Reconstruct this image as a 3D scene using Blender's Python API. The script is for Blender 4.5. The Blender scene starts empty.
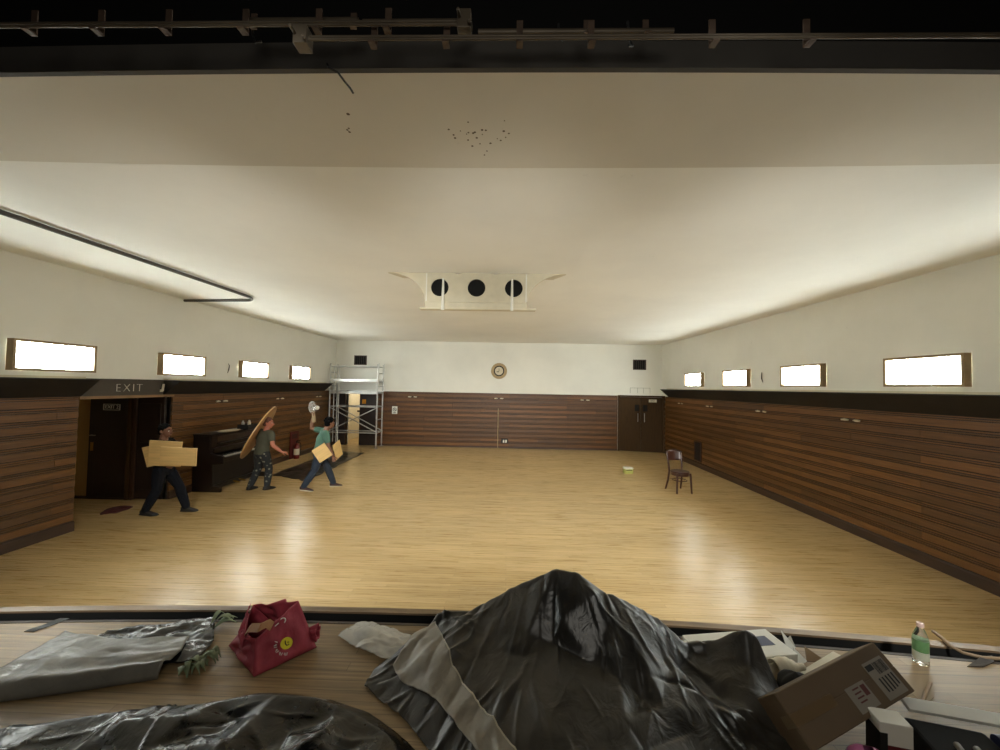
import bpy, math, random
from mathutils import Vector, Matrix, noise
PI = math.pi
R = math.radians
random.seed(7)
sc = bpy.context.scene
COL = sc.collection

# ---------------------------------------------------------------- materials
def lin(r, g, b):
    f = lambda c: (c/255/12.92) if c/255 <= .04045 else ((c/255+.055)/1.055)**2.4
    return (f(r), f(g), f(b), 1)

def new_mat(name):
    m = bpy.data.materials.new(name); m.use_nodes = True
    nt = m.node_tree
    return m, nt, nt.nodes['Principled BSDF']

def mat(name, rgb, rough=.6, metal=0, var=.0, scale=8, stretch=(1, 1, 1), bump=0, bscale=None, coord='Object', spec=.5, coat=0, sheen=0):
    """principled material whose colour wanders by +-var with noise"""
    m, nt, b = new_mat(name)
    c = lin(*rgb)
    b.inputs['Roughness'].default_value = rough
    b.inputs['Metallic'].default_value = metal
    b.inputs['Specular IOR Level'].default_value = spec
    b.inputs['Coat Weight'].default_value = coat
    b.inputs['Sheen Weight'].default_value = sheen
    N, L = nt.nodes, nt.links
    tc = N.new('ShaderNodeTexCoord'); mp = N.new('ShaderNodeMapping')
    mp.inputs['Scale'].default_value = stretch
    L.new(tc.outputs[coord], mp.inputs['Vector'])
    nz = N.new('ShaderNodeTexNoise'); nz.inputs['Scale'].default_value = scale; nz.inputs['Detail'].default_value = 5
    L.new(mp.outputs['Vector'], nz.inputs['Vector'])
    rp = N.new('ShaderNodeValToRGB')
    rp.color_ramp.elements[0].position = .3; rp.color_ramp.elements[1].position = .7
    rp.color_ramp.elements[0].color = tuple(x*(1-var) for x in c[:3])+(1,)
    rp.color_ramp.elements[1].color = tuple(min(1, x*(1+var)) for x in c[:3])+(1,)
    L.new(nz.outputs['Fac'], rp.inputs['Fac']); L.new(rp.outputs['Color'], b.inputs['Base Color'])
    if bump:
        n2 = N.new('ShaderNodeTexNoise'); n2.inputs['Scale'].default_value = bscale or scale*3; n2.inputs['Detail'].default_value = 4
        L.new(mp.outputs['Vector'], n2.inputs['Vector'])
        bp = N.new('ShaderNodeBump'); bp.inputs['Strength'].default_value = bump; bp.inputs['Distance'].default_value = .01
        L.new(n2.outputs['Fac'], bp.inputs['Height']); L.new(bp.outputs['Normal'], b.inputs['Normal'])
    return m

def emit_mat(name, rgb, strength):
    m, nt, b = new_mat(name)
    b.inputs['Base Color'].default_value = lin(*rgb)
    b.inputs['Emission Color'].default_value = lin(*rgb)
    b.inputs['Emission Strength'].default_value = strength
    return m

def floor_mat(name, c1, c2, width, rowh, gap, rough, streak, dirt, seam):
    m, nt, b = new_mat(name); N, L = nt.nodes, nt.links
    tc = N.new('ShaderNodeTexCoord')
    bt = N.new('ShaderNodeTexBrick')
    bt.inputs['Color1'].default_value = lin(*c1); bt.inputs['Color2'].default_value = lin(*c2)
    bt.inputs['Mortar'].default_value = lin(*seam)
    bt.inputs['Scale'].default_value = 1; bt.inputs['Brick Width'].default_value = width
    bt.inputs['Row Height'].default_value = rowh; bt.inputs['Mortar Size'].default_value = gap
    bt.inputs['Mortar Smooth'].default_value = .3; bt.offset = .37; bt.offset_frequency = 2; bt.squash = .8; bt.squash_frequency = 3
    L.new(tc.outputs['Object'], bt.inputs['Vector'])
    mp = N.new('ShaderNodeMapping'); mp.inputs['Scale'].default_value = (1.1, 30, 1)
    L.new(tc.outputs['Object'], mp.inputs['Vector'])
    g = N.new('ShaderNodeTexNoise'); g.inputs['Scale'].default_value = 1.6; g.inputs['Detail'].default_value = 6; g.inputs['Roughness'].default_value = .65
    L.new(mp.outputs['Vector'], g.inputs['Vector'])
    r1 = N.new('ShaderNodeMapRange'); r1.inputs['From Min'].default_value = .3; r1.inputs['From Max'].default_value = .72
    r1.inputs['To Min'].default_value = 1-streak; r1.inputs['To Max'].default_value = 1+streak*.6
    L.new(g.outputs['Fac'], r1.inputs['Value'])
    mp2 = N.new('ShaderNodeMapping'); mp2.inputs['Scale'].default_value = (.5, 1.1, 1)
    L.new(tc.outputs['Object'], mp2.inputs['Vector'])
    d = N.new('ShaderNodeTexNoise'); d.inputs['Scale'].default_value = 1.2; d.inputs['Detail'].default_value = 7
    L.new(mp2.outputs['Vector'], d.inputs['Vector'])
    r2 = N.new('ShaderNodeMapRange'); r2.inputs['From Min'].default_value = .35; r2.inputs['From Max'].default_value = .65
    r2.inputs['To Min'].default_value = 1-dirt; r2.inputs['To Max'].default_value = 1+dirt*.4
    L.new(d.outputs['Fac'], r2.inputs['Value'])
    mu = N.new('ShaderNodeMath'); mu.operation = 'MULTIPLY'
    L.new(r1.outputs[0], mu.inputs[0]); L.new(r2.outputs[0], mu.inputs[1])
    mx = N.new('ShaderNodeVectorMath'); mx.operation = 'SCALE'
    L.new(bt.outputs['Color'], mx.inputs[0]); L.new(mu.outputs[0], mx.inputs['Scale'])
    L.new(mx.outputs[0], b.inputs['Base Color'])
    r3 = N.new('ShaderNodeMapRange'); r3.inputs['To Min'].default_value = rough-.08; r3.inputs['To Max'].default_value = rough+.12
    L.new(g.outputs['Fac'], r3.inputs['Value']); L.new(r3.outputs[0], b.inputs['Roughness'])
    bp = N.new('ShaderNodeBump'); bp.inputs['Strength'].default_value = .12; bp.inputs['Distance'].default_value = .004
    L.new(g.outputs['Fac'], bp.inputs['Height']); L.new(bp.outputs['Normal'], b.inputs['Normal'])
    return m

def plank_mat(name, rgb, var, rough, axis):
    """boards that are separate pieces of one mesh: each takes its own tint, with grain along the axis"""
    m, nt, b = new_mat(name); N, L = nt.nodes, nt.links
    ge = N.new('ShaderNodeNewGeometry')
    rp = N.new('ShaderNodeValToRGB'); c = lin(*rgb)
    e = rp.color_ramp.elements
    e[0].color = tuple(x*(1-var) for x in c[:3])+(1,); e[1].color = (c[0]*(1+var), c[1]*(1+var*.9), c[2]*(1+var*.7), 1)
    L.new(ge.outputs['Random Per Island'], rp.inputs['Fac'])
    tc = N.new('ShaderNodeTexCoord'); mp = N.new('ShaderNodeMapping')
    mp.inputs['Scale'].default_value = (1.2, 22, 22) if axis == 'x' else (22, 1.2, 22)
    L.new(tc.outputs['Object'], mp.inputs['Vector'])
    nz = N.new('ShaderNodeTexNoise'); nz.inputs['Scale'].default_value = 2; nz.inputs['Detail'].default_value = 6; nz.inputs['Distortion'].default_value = .4
    L.new(mp.outputs['Vector'], nz.inputs['Vector'])
    r1 = N.new('ShaderNodeMapRange'); r1.inputs['From Min'].default_value = .3; r1.inputs['From Max'].default_value = .7
    r1.inputs['To Min'].default_value = .7; r1.inputs['To Max'].default_value = 1.25
    L.new(nz.outputs['Fac'], r1.inputs['Value'])
    mx = N.new('ShaderNodeVectorMath'); mx.operation = 'SCALE'
    L.new(rp.outputs['Color'], mx.inputs[0]); L.new(r1.outputs[0], mx.inputs['Scale'])
    L.new(mx.outputs[0], b.inputs['Base Color'])
    b.inputs['Roughness'].default_value = rough
    return m

M = {}
def plaster_mat(name, rgb, stain):
    m, nt, b = new_mat(name); N, L = nt.nodes, nt.links
    b.inputs['Roughness'].default_value = .9; b.inputs['Specular IOR Level'].default_value = .2
    tc = N.new('ShaderNodeTexCoord')
    n1 = N.new('ShaderNodeTexNoise'); n1.inputs['Scale'].default_value = .7; n1.inputs['Detail'].default_value = 8; n1.inputs['Roughness'].default_value = .6
    n2 = N.new('ShaderNodeTexNoise'); n2.inputs['Scale'].default_value = 5; n2.inputs['Detail'].default_value = 6; n2.inputs['Roughness'].default_value = .7
    L.new(tc.outputs['Object'], n1.inputs['Vector']); L.new(tc.outputs['Object'], n2.inputs['Vector'])
    c = lin(*rgb)
    r = N.new('ShaderNodeValToRGB'); e = r.color_ramp.elements
    e[0].position = .3; e[0].color = tuple(x*(1-stain) for x in c[:3])+(1,)
    e[1].position = .6; e[1].color = c
    L.new(n1.outputs['Fac'], r.inputs['Fac'])
    # a few dark scuffs
    sc_ = N.new('ShaderNodeMapRange'); sc_.inputs['From Min'].default_value = .68; sc_.inputs['From Max'].default_value = .8
    sc_.inputs['To Min'].default_value = 1; sc_.inputs['To Max'].default_value = .75
    L.new(n2.outputs['Fac'], sc_.inputs['Value'])
    mx = N.new('ShaderNodeVectorMath'); mx.operation = 'SCALE'
    L.new(r.outputs['Color'], mx.inputs[0]); L.new(sc_.outputs[0], mx.inputs['Scale'])
    L.new(mx.outputs[0], b.inputs['Base Color'])
    bp = N.new('ShaderNodeBump'); bp.inputs['Strength'].default_value = .15; bp.inputs['Distance'].default_value = .006
    L.new(n2.outputs['Fac'], bp.inputs['Height']); L.new(bp.outputs['Normal'], b.inputs['Normal'])
    return m

M['plaster'] = plaster_mat('wall_plaster', (232, 231, 222), .08)
M['ceiling'] = plaster_mat('ceiling_plaster', (240, 238, 230), .06)
M['soffit'] = plaster_mat('soffit_plaster', (218, 212, 198), .07)
M['beige'] = plaster_mat('beige_plaster', (196, 172, 128), .1)
M['floor'] = floor_mat('maple_floor', (202, 174, 124), (184, 155, 104), 1.7, .058, .0012, .27, .2, .09, (120, 90, 56))
M['stage'] = floor_mat('stage_boards', (156, 132, 96), (140, 116, 82), 2.2, .062, .0010, .42, .45, .42, (70, 54, 38))
M['dado_b'] = plank_mat('dado_boards_back', (98, 63, 27), .3, .45, 'x')
M['dado_s'] = plank_mat('dado_boards_side', (102, 69, 34), .32, .42, 'y')
M['groove'] = mat('dado_groove', (38, 23, 13), .7, var=.2)
M['darkwood'] = mat('dark_stained_wood', (58, 35, 20), .45, var=.25, scale=3, stretch=(8, 8, 1))
M['doorwood'] = mat('door_wood', (64, 45, 22), .7, var=.2, scale=3, stretch=(10, 10, 1), spec=.2)
M['blackdoor'] = mat('dark_door_paint', (36, 25, 21), .4, var=.15)
M['base'] = mat('skirting_wood', (62, 42, 28), .5, var=.25, scale=2, stretch=(1, 1, 6))
M['trough'] = mat('trough_black', (30, 28, 26), .6, var=.3, scale=3)
M['fascia'] = mat('fascia_brown', (62, 54, 44), .6, var=.15, scale=3)
M['tanwood'] = mat('tan_wood', (128, 98, 62), .5, var=.2, scale=4)
M['black'] = mat('black_paint', (14, 14, 14), .85, var=.2)
M['void'] = mat('void_black', (5, 5, 5), .95, var=.2)  # also paints the shade in the nosing gap and the dark fly space
M['header'] = mat('header_dark_grey', (74, 71, 67), .9, var=.1, scale=2)
M['frame'] = mat('window_frame_wood', (140, 116, 82), .5, var=.2, scale=5)
M['pane'] = emit_mat('daylit_frosted_glass', (248, 255, 250), 29)
M['white'] = mat('white_paint', (222, 220, 210), .55, var=.04)
M['cream'] = mat('cream_paint', (205, 196, 172), .6, var=.05)
M['steel'] = mat('galvanised_steel', (186, 186, 182), .35, .75, var=.1)
M['chrome'] = mat('chrome', (205, 205, 205), .2, 1)
M['brass'] = mat('brass', (176, 140, 76), .35, .9)
M['nosing'] = mat('worn_stage_nosing', (118, 98, 74), .45, var=.45, scale=3, stretch=(1, 6, 1))
M['nosing_dark'] = mat('dark_stage_nosing', (46, 32, 23), .6, var=.3, scale=3)
M['ink'] = mat('black_ink', (22, 22, 22), .6)
M['letter'] = mat('white_letter_paint', (216, 212, 200), .5, var=.1, scale=30)

# ---------------------------------------------------------------- mesh helper
class MB:
    def __init__(s): s.v = []; s.f = []
    def add(s, vs, fs):
        o = len(s.v); s.v += [tuple(v) for v in vs]; s.f += [tuple(i+o for i in f) for f in fs]; return s
    def box(s, x0, x1, y0, y1, z0, z1, mtx=None):
        vs = [Vector((x, y, z)) for x in (x0, x1) for y in (y0, y1) for z in (z0, z1)]
        if mtx: vs = [mtx @ v for v in vs]
        return s.add(vs, [(0, 1, 3, 2), (4, 6, 7, 5), (0, 4, 5, 1), (2, 3, 7, 6), (0, 2, 6, 4), (1, 5, 7, 3)])
    def prism(s, poly, axis, a, b):
        """poly: 2D outline in the two other axes, extruded along axis from a to b"""
        def p(u, v, w): return {'x': (w, u, v), 'y': (u, w, v), 'z': (u, v, w)}[axis]
        n = len(poly); vs = [p(u, v, a) for u, v in poly]+[p(u, v, b) for u, v in poly]
        fs = [tuple(range(n))[::-1], tuple(range(n, 2*n))]+[(i, (i+1) % n, n+(i+1) % n, n+i) for i in range(n)]
        return s.add(vs, fs)
    def tube(s, pts, r, n=8, caps=True, r2=None):
        pts = [Vector(p) for p in pts]; m = len(pts); rings = []
        up = None
        for i, p in enumerate(pts):
            t = (pts[min(i+1, m-1)]-pts[max(i-1, 0)]).normalized()
            if up is None:
                up = Vector((0, 0, 1)) if abs(t.z) < .9 else Vector((1, 0, 0))
            a = t.cross(up).normalized(); up = a.cross(t).normalized()
            rr = r[i] if isinstance(r, (list, tuple)) else (r if r2 is None else r+(r2-r)*i/(m-1))
            rings.append([p+a*math.cos(2*PI*k/n)*rr+up*math.sin(2*PI*k/n)*rr for k in range(n)])
        vs = [v for g in rings for v in g]; fs = []
        for i in range(m-1):
            for k in range(n): fs.append((i*n+k, i*n+(k+1) % n, (i+1)*n+(k+1) % n, (i+1)*n+k))
        if caps: fs += [tuple(range(n))[::-1], tuple(range((m-1)*n, m*n))]
        return s.add(vs, fs)
    def lathe(s, prof, n=24, mtx=None):
        """prof: (r, z) pairs about the z axis"""
        vs = []; fs = []
        for r, z in prof:
            vs += [Vector((max(r, 1e-5)*math.cos(2*PI*k/n), max(r, 1e-5)*math.sin(2*PI*k/n), z)) for k in range(n)]
        m = len(prof)
        for i in range(m-1):
            for k in range(n): fs.append((i*n+k, i*n+(k+1) % n, (i+1)*n+(k+1) % n, (i+1)*n+k))
        fs += [tuple(range(n))[::-1], tuple(range((m-1)*n, m*n))]
        if mtx: vs = [mtx @ v for v in vs]
        return s.add(vs, fs)
    def ball(s, c, r, n=12, mtx=None):
        r = r if isinstance(r, (tuple, list)) else (r, r, r); c = Vector(c); vs = []; fs = []; h = n//2+1
        for i in range(h+1):
            a = PI*i/h
            for k in range(n):
                v = Vector((math.sin(a)*math.cos(2*PI*k/n)*r[0], math.sin(a)*math.sin(2*PI*k/n)*r[1], math.cos(a)*r[2]))
                if i in (0, h): v += Vector((math.cos(2*PI*k/n)*1e-5, math.sin(2*PI*k/n)*1e-5, 0))
                if mtx: v = mtx @ v
                vs.append(c+v)
        for i in range(h):
            for k in range(n): fs.append((i*n+k, (i+1)*n+k, (i+1)*n+(k+1) % n, i*n+(k+1) % n))
        return s.add(vs, fs)
    def grid(s, fn, nu, nv):
        o = len(s.v)
        for j in range(nv+1):
            for i in range(nu+1): s.v.append(tuple(fn(i/nu, j/nv)))
        for j in range(nv):
            for i in range(nu):
                a = o+j*(nu+1)+i; s.f.append((a, a+1, a+nu+2, a+nu+1))
        return s
    def build(s, name, material, parent=None, smooth=None, bevel=0, thick=0, subd=0, fix=True):
        me = bpy.data.meshes.new(name); me.from_pydata([tuple(v) for v in s.v], [], s.f); me.update()
        if fix:
            import bmesh
            bm = bmesh.new(); bm.from_mesh(me); bmesh.ops.recalc_face_normals(bm, faces=bm.faces); bm.to_mesh(me); bm.free()
        o = bpy.data.objects.new(name, me); COL.objects.link(o)
        me.materials.append(material)
        if parent: o.parent = parent
        if smooth:
            me.polygons.foreach_set('use_smooth', [True]*len(me.polygons))
            if smooth is not True:
                me.set_sharp_from_angle(angle=R(smooth))
        if thick:
            md = o.modifiers.new('thickness', 'SOLIDIFY'); md.thickness = thick; md.offset = 0
        if bevel:
            md = o.modifiers.new('edges', 'BEVEL'); md.width = bevel; md.segments = 2; md.limit_method = 'ANGLE'; md.angle_limit = R(40)
        if subd:
            md = o.modifiers.new('smooth', 'SUBSURF'); md.levels = md.render_levels = subd
        return o

def struct(name, mb, m, parent=None, **k):
    o = mb.build(name, m, parent, **k)
    if not parent: o['kind'] = 'structure'
    return o
def tag(o, label, cat, group=None, kind=None):
    o['label'] = label; o['category'] = cat
    if group: o['group'] = group
    if kind: o['kind'] = kind
    return o
def thing(name, label, cat, loc=(0, 0, 0), rz=0, group=None, rot=None):
    o = bpy.data.objects.new(name, None); COL.objects.link(o); o.location = loc
    o.rotation_euler = rot if rot else (0, 0, rz); o.empty_display_size = .1
    return tag(o, label, cat, group)
def dup(root, loc, rot=None, label=None, group=None):
    r = root.copy(); COL.objects.link(r); r.location = loc
    if rot is not None: r.rotation_euler = rot
    if label: r['label'] = label
    if group: r['group'] = group
    for ch in list(root.children):
        c = ch.copy(); COL.objects.link(c); c.parent = r
        for g in list(ch.children):
            d = g.copy(); COL.objects.link(d); d.parent = c
    return r
def text_mesh(name, s, size, material, parent, mtx, depth=.004, spacing=1.0, align='CENTER', bold=0):
    cu = bpy.data.curves.new(name, 'FONT'); cu.body = s; cu.size = size; cu.extrude = depth; cu.align_x = align; cu.align_y = 'CENTER'
    cu.space_character = spacing; cu.offset = bold
    tmp = bpy.data.objects.new(name, cu); COL.objects.link(tmp)
    dg = bpy.context.evaluated_depsgraph_get(); me = bpy.data.meshes.new_from_object(tmp.evaluated_get(dg))
    bpy.data.objects.remove(tmp); bpy.data.curves.remove(cu)
    me.transform(mtx); me.materials.clear(); me.materials.append(material); me.name = name
    o = bpy.data.objects.new(name, me); COL.objects.link(o)
    if parent: o.parent = parent
    return o
def frame_mtx(origin, right, up):
    r = Vector(right).normalized(); u = Vector(up).normalized(); n = r.cross(u)
    m = Matrix((r, u, n)).transposed().to_4x4(); m.translation = Vector(origin); return m

# ---------------------------------------------------------------- hall dimensions (metres)
XL, XR, YB, HC = -6.59, 5.69, 14.27, 3.95   # left wall, right wall, back wall, ceiling
ZS = .82                                     # stage height
EYE = 2.3
def stage_edge(x): return 2.545-.0165*(x+.45)**2

# camera
cam = bpy.data.cameras.new('camera'); co = bpy.data.objects.new('camera', cam); COL.objects.link(co)
cam.sensor_width = 36; cam.lens = 379.64/1000*36; cam.clip_start = .05
yaw, pit, rol = R(-1.392), R(1.727), R(1.033)
f_ = Vector((math.sin(yaw)*math.cos(pit), math.cos(yaw)*math.cos(pit), math.sin(pit)))
r0 = Vector((math.cos(yaw), -math.sin(yaw), 0)); u0 = r0.cross(f_)
r_ = r0*math.cos(rol)+u0*math.sin(rol); u_ = u0*math.cos(rol)-r0*math.sin(rol)
co.matrix_world = Matrix(((r_.x, u_.x, -f_.x, 0), (r_.y, u_.y, -f_.y, 0), (r_.z, u_.z, -f_.z, EYE), (0, 0, 0, 1)))
sc.camera = co
sc.view_settings.view_transform = 'Standard'; sc.view_settings.look = 'None'; sc.view_settings.gamma = 1
sc.view_settings.use_curve_mapping = False
sc.view_settings.exposure = .42
w = bpy.data.worlds.new('world'); sc.world = w; w.use_nodes = True
w.node_tree.nodes['Background'].inputs['Color'].default_value = (.9, .95, 1, 1)
w.node_tree.nodes['Background'].inputs['Strength'].default_value = 0.0
sc.cycles.max_bounces = 14; sc.cycles.diffuse_bounces = 8; sc.cycles.glossy_bounces = 4; sc.cycles.transmission_bounces = 8
sc.cycles.use_denoising = True; sc.cycles.sample_clamp_indirect = 6

# ---------------------------------------------------------------- the room shell
TR = .2                                       # wall thickness
struct('floor', MB().box(-9.2, XR+.3, 1.9, 17.6, -.1, 0), M['floor'])
struct('ceiling', MB().box(-9.2, XR+.3, 2.45, YB+.3, HC, HC+.15), M['ceiling'])
WY = [(2.67, 3.68), (4.80, 5.81), (6.94, 7.965), (9.07, 10.1), (11.2, 12.25)]; WZ0, WZ1 = 2.40, 2.82
def plaster_wall(name, x0, x1, z0):
    mb = MB(); ys = [2.0]
    a, b = .05, .05
    mb.box(x0, x1, 2.0, YB+.2, z0, WZ0+a); mb.box(x0, x1, 2.0, YB+.2, WZ1-a, HC)
    edges = [2.0]+[v for w_ in WY for v in (w_[0]+b, w_[1]-b)]+[YB+.2]
    for i in range(0, len(edges), 2): mb.box(x0, x1, edges[i], edges[i+1], WZ0+a, WZ1-a)
    return struct(name, mb, M['plaster'])
plaster_wall('wall_right', XR, XR+TR, 0)
plaster_wall('wall_left', XL-TR, XL, 2.04)
# lower left wall: two stretches with the exit recess between them
struct('wall_left_lower', MB().box(XL-TR, XL-.02, 2.0, 5.66, 0, 2.04), M['plaster'])
struct('wall_left_lower.001', MB().box(XL-TR, XL-.02, 7.26, YB+.2, 0, 2.04), M['plaster'])
# back wall with the doorway opening
D0, D1 = -6.13, -5.62
mb = MB(); mb.box(XL-TR, XR+TR, YB, YB+TR, 2.04, HC); mb.box(XL-TR, D0, YB, YB+TR, 0, 2.04); mb.box(D1, XR+TR, YB, YB+TR, 0, 2.04)
struct('wall_back', mb, M['plaster'])
# the lobby behind the doorway
mb = MB(); mb.box(-6.6, -6.5, YB+TR, 17.5, 0, 2.6); mb.box(-5.1, -5.0, YB+TR, 17.5, 0, 2.6); mb.box(-6.6, -5.0, 17.4, 17.5, 0, 2.6); mb.box(-6.6, -5.0, YB+TR, 17.5, 2.5, 2.6)
struct('wall_lobby', mb, M['cream'])
lt = bpy.data.lights.new('lobby_lamp', 'POINT'); lt.energy = 22; lt.color = (1, .93, .78); lt.shadow_soft_size = .1
lo = bpy.data.objects.new('lobby_lamp', lt); COL.objects.link(lo); lo.location = (-5.75, 15.9, 2.2)

# ---------------------------------------------------------------- dado boarding
def dado(name, axis, face, a0, a1, z0, z1, sign, m):
    """horizontal boards with a thin reed between them; face = plane of the wall, sign = way into the room"""
    mb = MB(); n = 11; h = (z1-z0)/n; L_ = 2.14; rnd = random.Random(name)
    for i in range(n):
        zb = z0+i*h
        off = L_/2 if i % 2 else 0
        cuts = [a0]+[c for k in range(-3, 14) for c in [k*L_+off+.03] if a0+.1 < c < a1-.1]+[a1]
        for c0, c1 in zip(cuts[:-1], cuts[1:]):
            for (q0, q1, d0) in ((.008, h*.62, .024), (h*.68, h*.78, .014), (h*.85, h*.955, .018)):
                d = d0+rnd.uniform(-.001, .001)
                t0, t1 = sorted((face, face+sign*d))
                g = .002
                if axis == 'y': mb.box(t0, t1, c0+g, c1-g, zb+q0, zb+q1)
                else: mb.box(c0+g, c1-g, t0, t1, zb+q0, zb+q1)
    return struct(name, mb, m)
def backing(name, x0, x1, y0, y1, z0, z1): return struct(name, MB().box(x0, x1, y0, y1, z0, z1), M['groove'])
dado('wall_right_boarding', 'y', XR-.004, 2.2, 13.95, .15, 2.04, -1, M['dado_s'])
backing('wall_right_backing', XR-.004, XR, 2.2, 13.95, 0, 2.04)
dado('wall_left_boarding', 'y', XL+.004, 2.2, 5.66, .15, 2.04, 1, M['dado_s'])
backing('wall_left_backing', XL-.02, XL+.004, 2.2, 5.66, 0, 2.04)
dado('wall_left_boarding.001', 'y', XL+.004, 7.27, YB, .15, 2.04, 1, M['dado_s'])
backing('wall_left_backing.001', XL-.02, XL+.004, 7.26, YB, 0, 2.04)
dado('wall_back_boarding', 'x', YB-.004, -5.02, 4.05, .06, 2.04, -1, M['dado_b'])
backing('wall_back_backing', -5.02, 4.05, YB-.004, YB, 0, 2.04)
struct('baseboard_right', MB().prism([(XR-.05, 0), (XR-.05, .13), (XR-.035, .15), (XR, .15), (XR, 0)], 'y', 2.2, 13.9), M['base'])
struct('baseboard_left', MB().prism([(XL+.05, 0), (XL+.05, .13), (XL+.035, .15), (XL, .15), (XL, 0)], 'y', 2.2, 5.66), M['base'])
struct('baseboard_left.001', MB().prism([(XL+.05, 0), (XL+.05, .13), (XL+.035, .15), (XL, .15), (XL, 0)], 'y', 7.27, YB), M['base'])
struct('baseboard_back', MB().box(-5.02, 4.05, YB-.03, YB, 0, .06), M['base'])
# dark end post of the near boarding
struct('trim_1', MB().box(XL-.2, XL+.006, 5.655, 5.67, 0, 2.04), M['groove'])

# ---------------------------------------------------------------- black sloping troughs under the windows
def trough(name, wall, sign, y0, y1):
    p = [(wall, 2.03), (wall+sign*.035, 2.03), (wall+sign*.33, 2.29), (wall+sign*.33, 2.305), (wall, 2.305)]
    o = struct(name, MB().prism(p, 'y', y0, y1), M['trough'])
    struct('trim_ledge', MB().box(min(wall, wall+sign*.1), max(wall, wall+sign*.1), y0, y1, 2.305, 2.335), M['cream'])
    return o
trough('trim_2', XR, -1, 2.2, 13.6)
trough('trim_3', XL, 1, 2.2, 5.67)
trough('trim_4', XL, 1, 7.08, 13.35)

# ---------------------------------------------------------------- windows: eight box frames with lit frosted panes
k = 0
for side, wall, s in (('left', XL, 1), ('right', XR, -1)):
    for i, (y0, y1) in enumerate(WY):
        k += 1
        e = bpy.data.objects.new('window_%d' % k, None); COL.objects.link(e); e.location = (wall, (y0+y1)/2, (WZ0+WZ1)/2); e['kind'] = 'structure'
        hy, hz = (y1-y0)/2, (WZ1-WZ0)/2; t = .034
        def bx(m_, xa, xb, ya, yb, za, zb): m_.box(min(s*xa, s*xb), max(s*xa, s*xb), ya, yb, za, zb)
        fr = MB(); g = .007; dpt = .10
        bx(fr, g, dpt, -hy, hy, hz-t, hz); bx(fr, g, dpt, -hy, hy, -hz, -hz+t)
        bx(fr, g, dpt, -hy, -hy+t, -hz+t, hz-t); bx(fr, g, dpt, hy-t, hy, -hz+t, hz-t)
        fr.build('frame', M['frame'], e)
        pn = MB(); bx(pn, .045, .052, -hy+t*.9, hy-t*.9, -hz+t*.9, hz-t*.9); pn.build('pane', M['pane'], e)
        gl = MB(); bx(gl, -.06, -.05, -hy+.05, hy-.05, -hz+.05, hz-.05); gl.build('outer_pane', M['pane'], e)

# ---------------------------------------------------------------- the exit recess on the left
struct('wall_recess_back', MB().box(-9.0, XL-.02, 7.26, 7.4, 0, 2.6), M['beige'])
struct('wall_recess_far', MB().box(-9.1, -8.95, 5.4, 7.4, 0, 2.6), M['beige'])
struct('wall_recess_front', MB().box(-9.0, XL-TR, 5.45, 5.6, 0, 2.6), M['beige'])
struct('ceiling_recess', MB().box(-9.0, XL-TR, 5.5, 7.4, 2.04, 2.14), M['beige'])
struct('trim_5', MB().box(XL-TR, XL+.012, 5.66, 7.27, 2.03, 2.31), M['fascia'])      # fascia over the recess
struct('trim_6', MB().box(XL-TR, XL+.03, 5.66, 7.30, 1.985, 2.03), M['tanwood'])     # lintel strip
struct('trim_7', MB().box(-8.9, -7.2, 7.17, 7.26, 0, .03), M['nosing_dark'])         # threshold
door = bpy.data.objects.new('door_1', None); COL.objects.link(door); door.location = (-8.12, 7.24, 0); door['kind'] = 'structure'
door['label'] = 'dark exit door in the recess with small framed sign'
MB().box(0, .80, -.045, 0, .03, 1.98).build('leaf', M['blackdoor'], door, bevel=.004)
MB().box(.80, .87, -.09, .02, 0, 2.03).build('door_post', M['doorwood'], door)
MB().box(.05, .10, -.055, -.045, .92, 1.08).build('lock_plate', M['brass'], door)
MB().tube([(.075, -.05, 1.22), (.075, -.10, 1.22), (.19, -.10, 1.22)], .009).build('handle', M['steel'], door)
mb = MB(); 
for a in ((.27, .60, 1.705, 1.715), (.27, .60, 1.815, 1.825), (.27, .28, 1.705, 1.825), (.59, .60, 1.705, 1.825)): mb.box(a[0], a[1], -.056, -.045, a[2], a[3])
sg = mb.build('exit_plate', M['letter'], door)
text_mesh('exit_lettering', 'EXIT 2', .095, M['letter'], sg, frame_mtx((.435, -.05, 1.765), (1, 0, 0), (0, 0, 1)), .003)
d2 = bpy.data.objects.new('door_2', None); COL.objects.link(d2); d2.location = (-7.22, 7.24, 0); d2['kind'] = 'structure'
MB().box(0, .58, -.05, 0, .02, 2.03).build('leaf', M['blackdoor'], d2, bevel=.004)
MB().box(.0, .06, -.085, -.05, .02, 2.03).build('stile', M['darkwood'], d2, bevel=.004)
MB().box(.10, .52, -.062, -.05, 1.1, 1.85).build('upper_panel', M['blackdoor'], d2, bevel=.008)
MB().box(.10, .52, -.062, -.05, .2, .98).build('lower_panel', M['blackdoor'], d2, bevel=.008)

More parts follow.
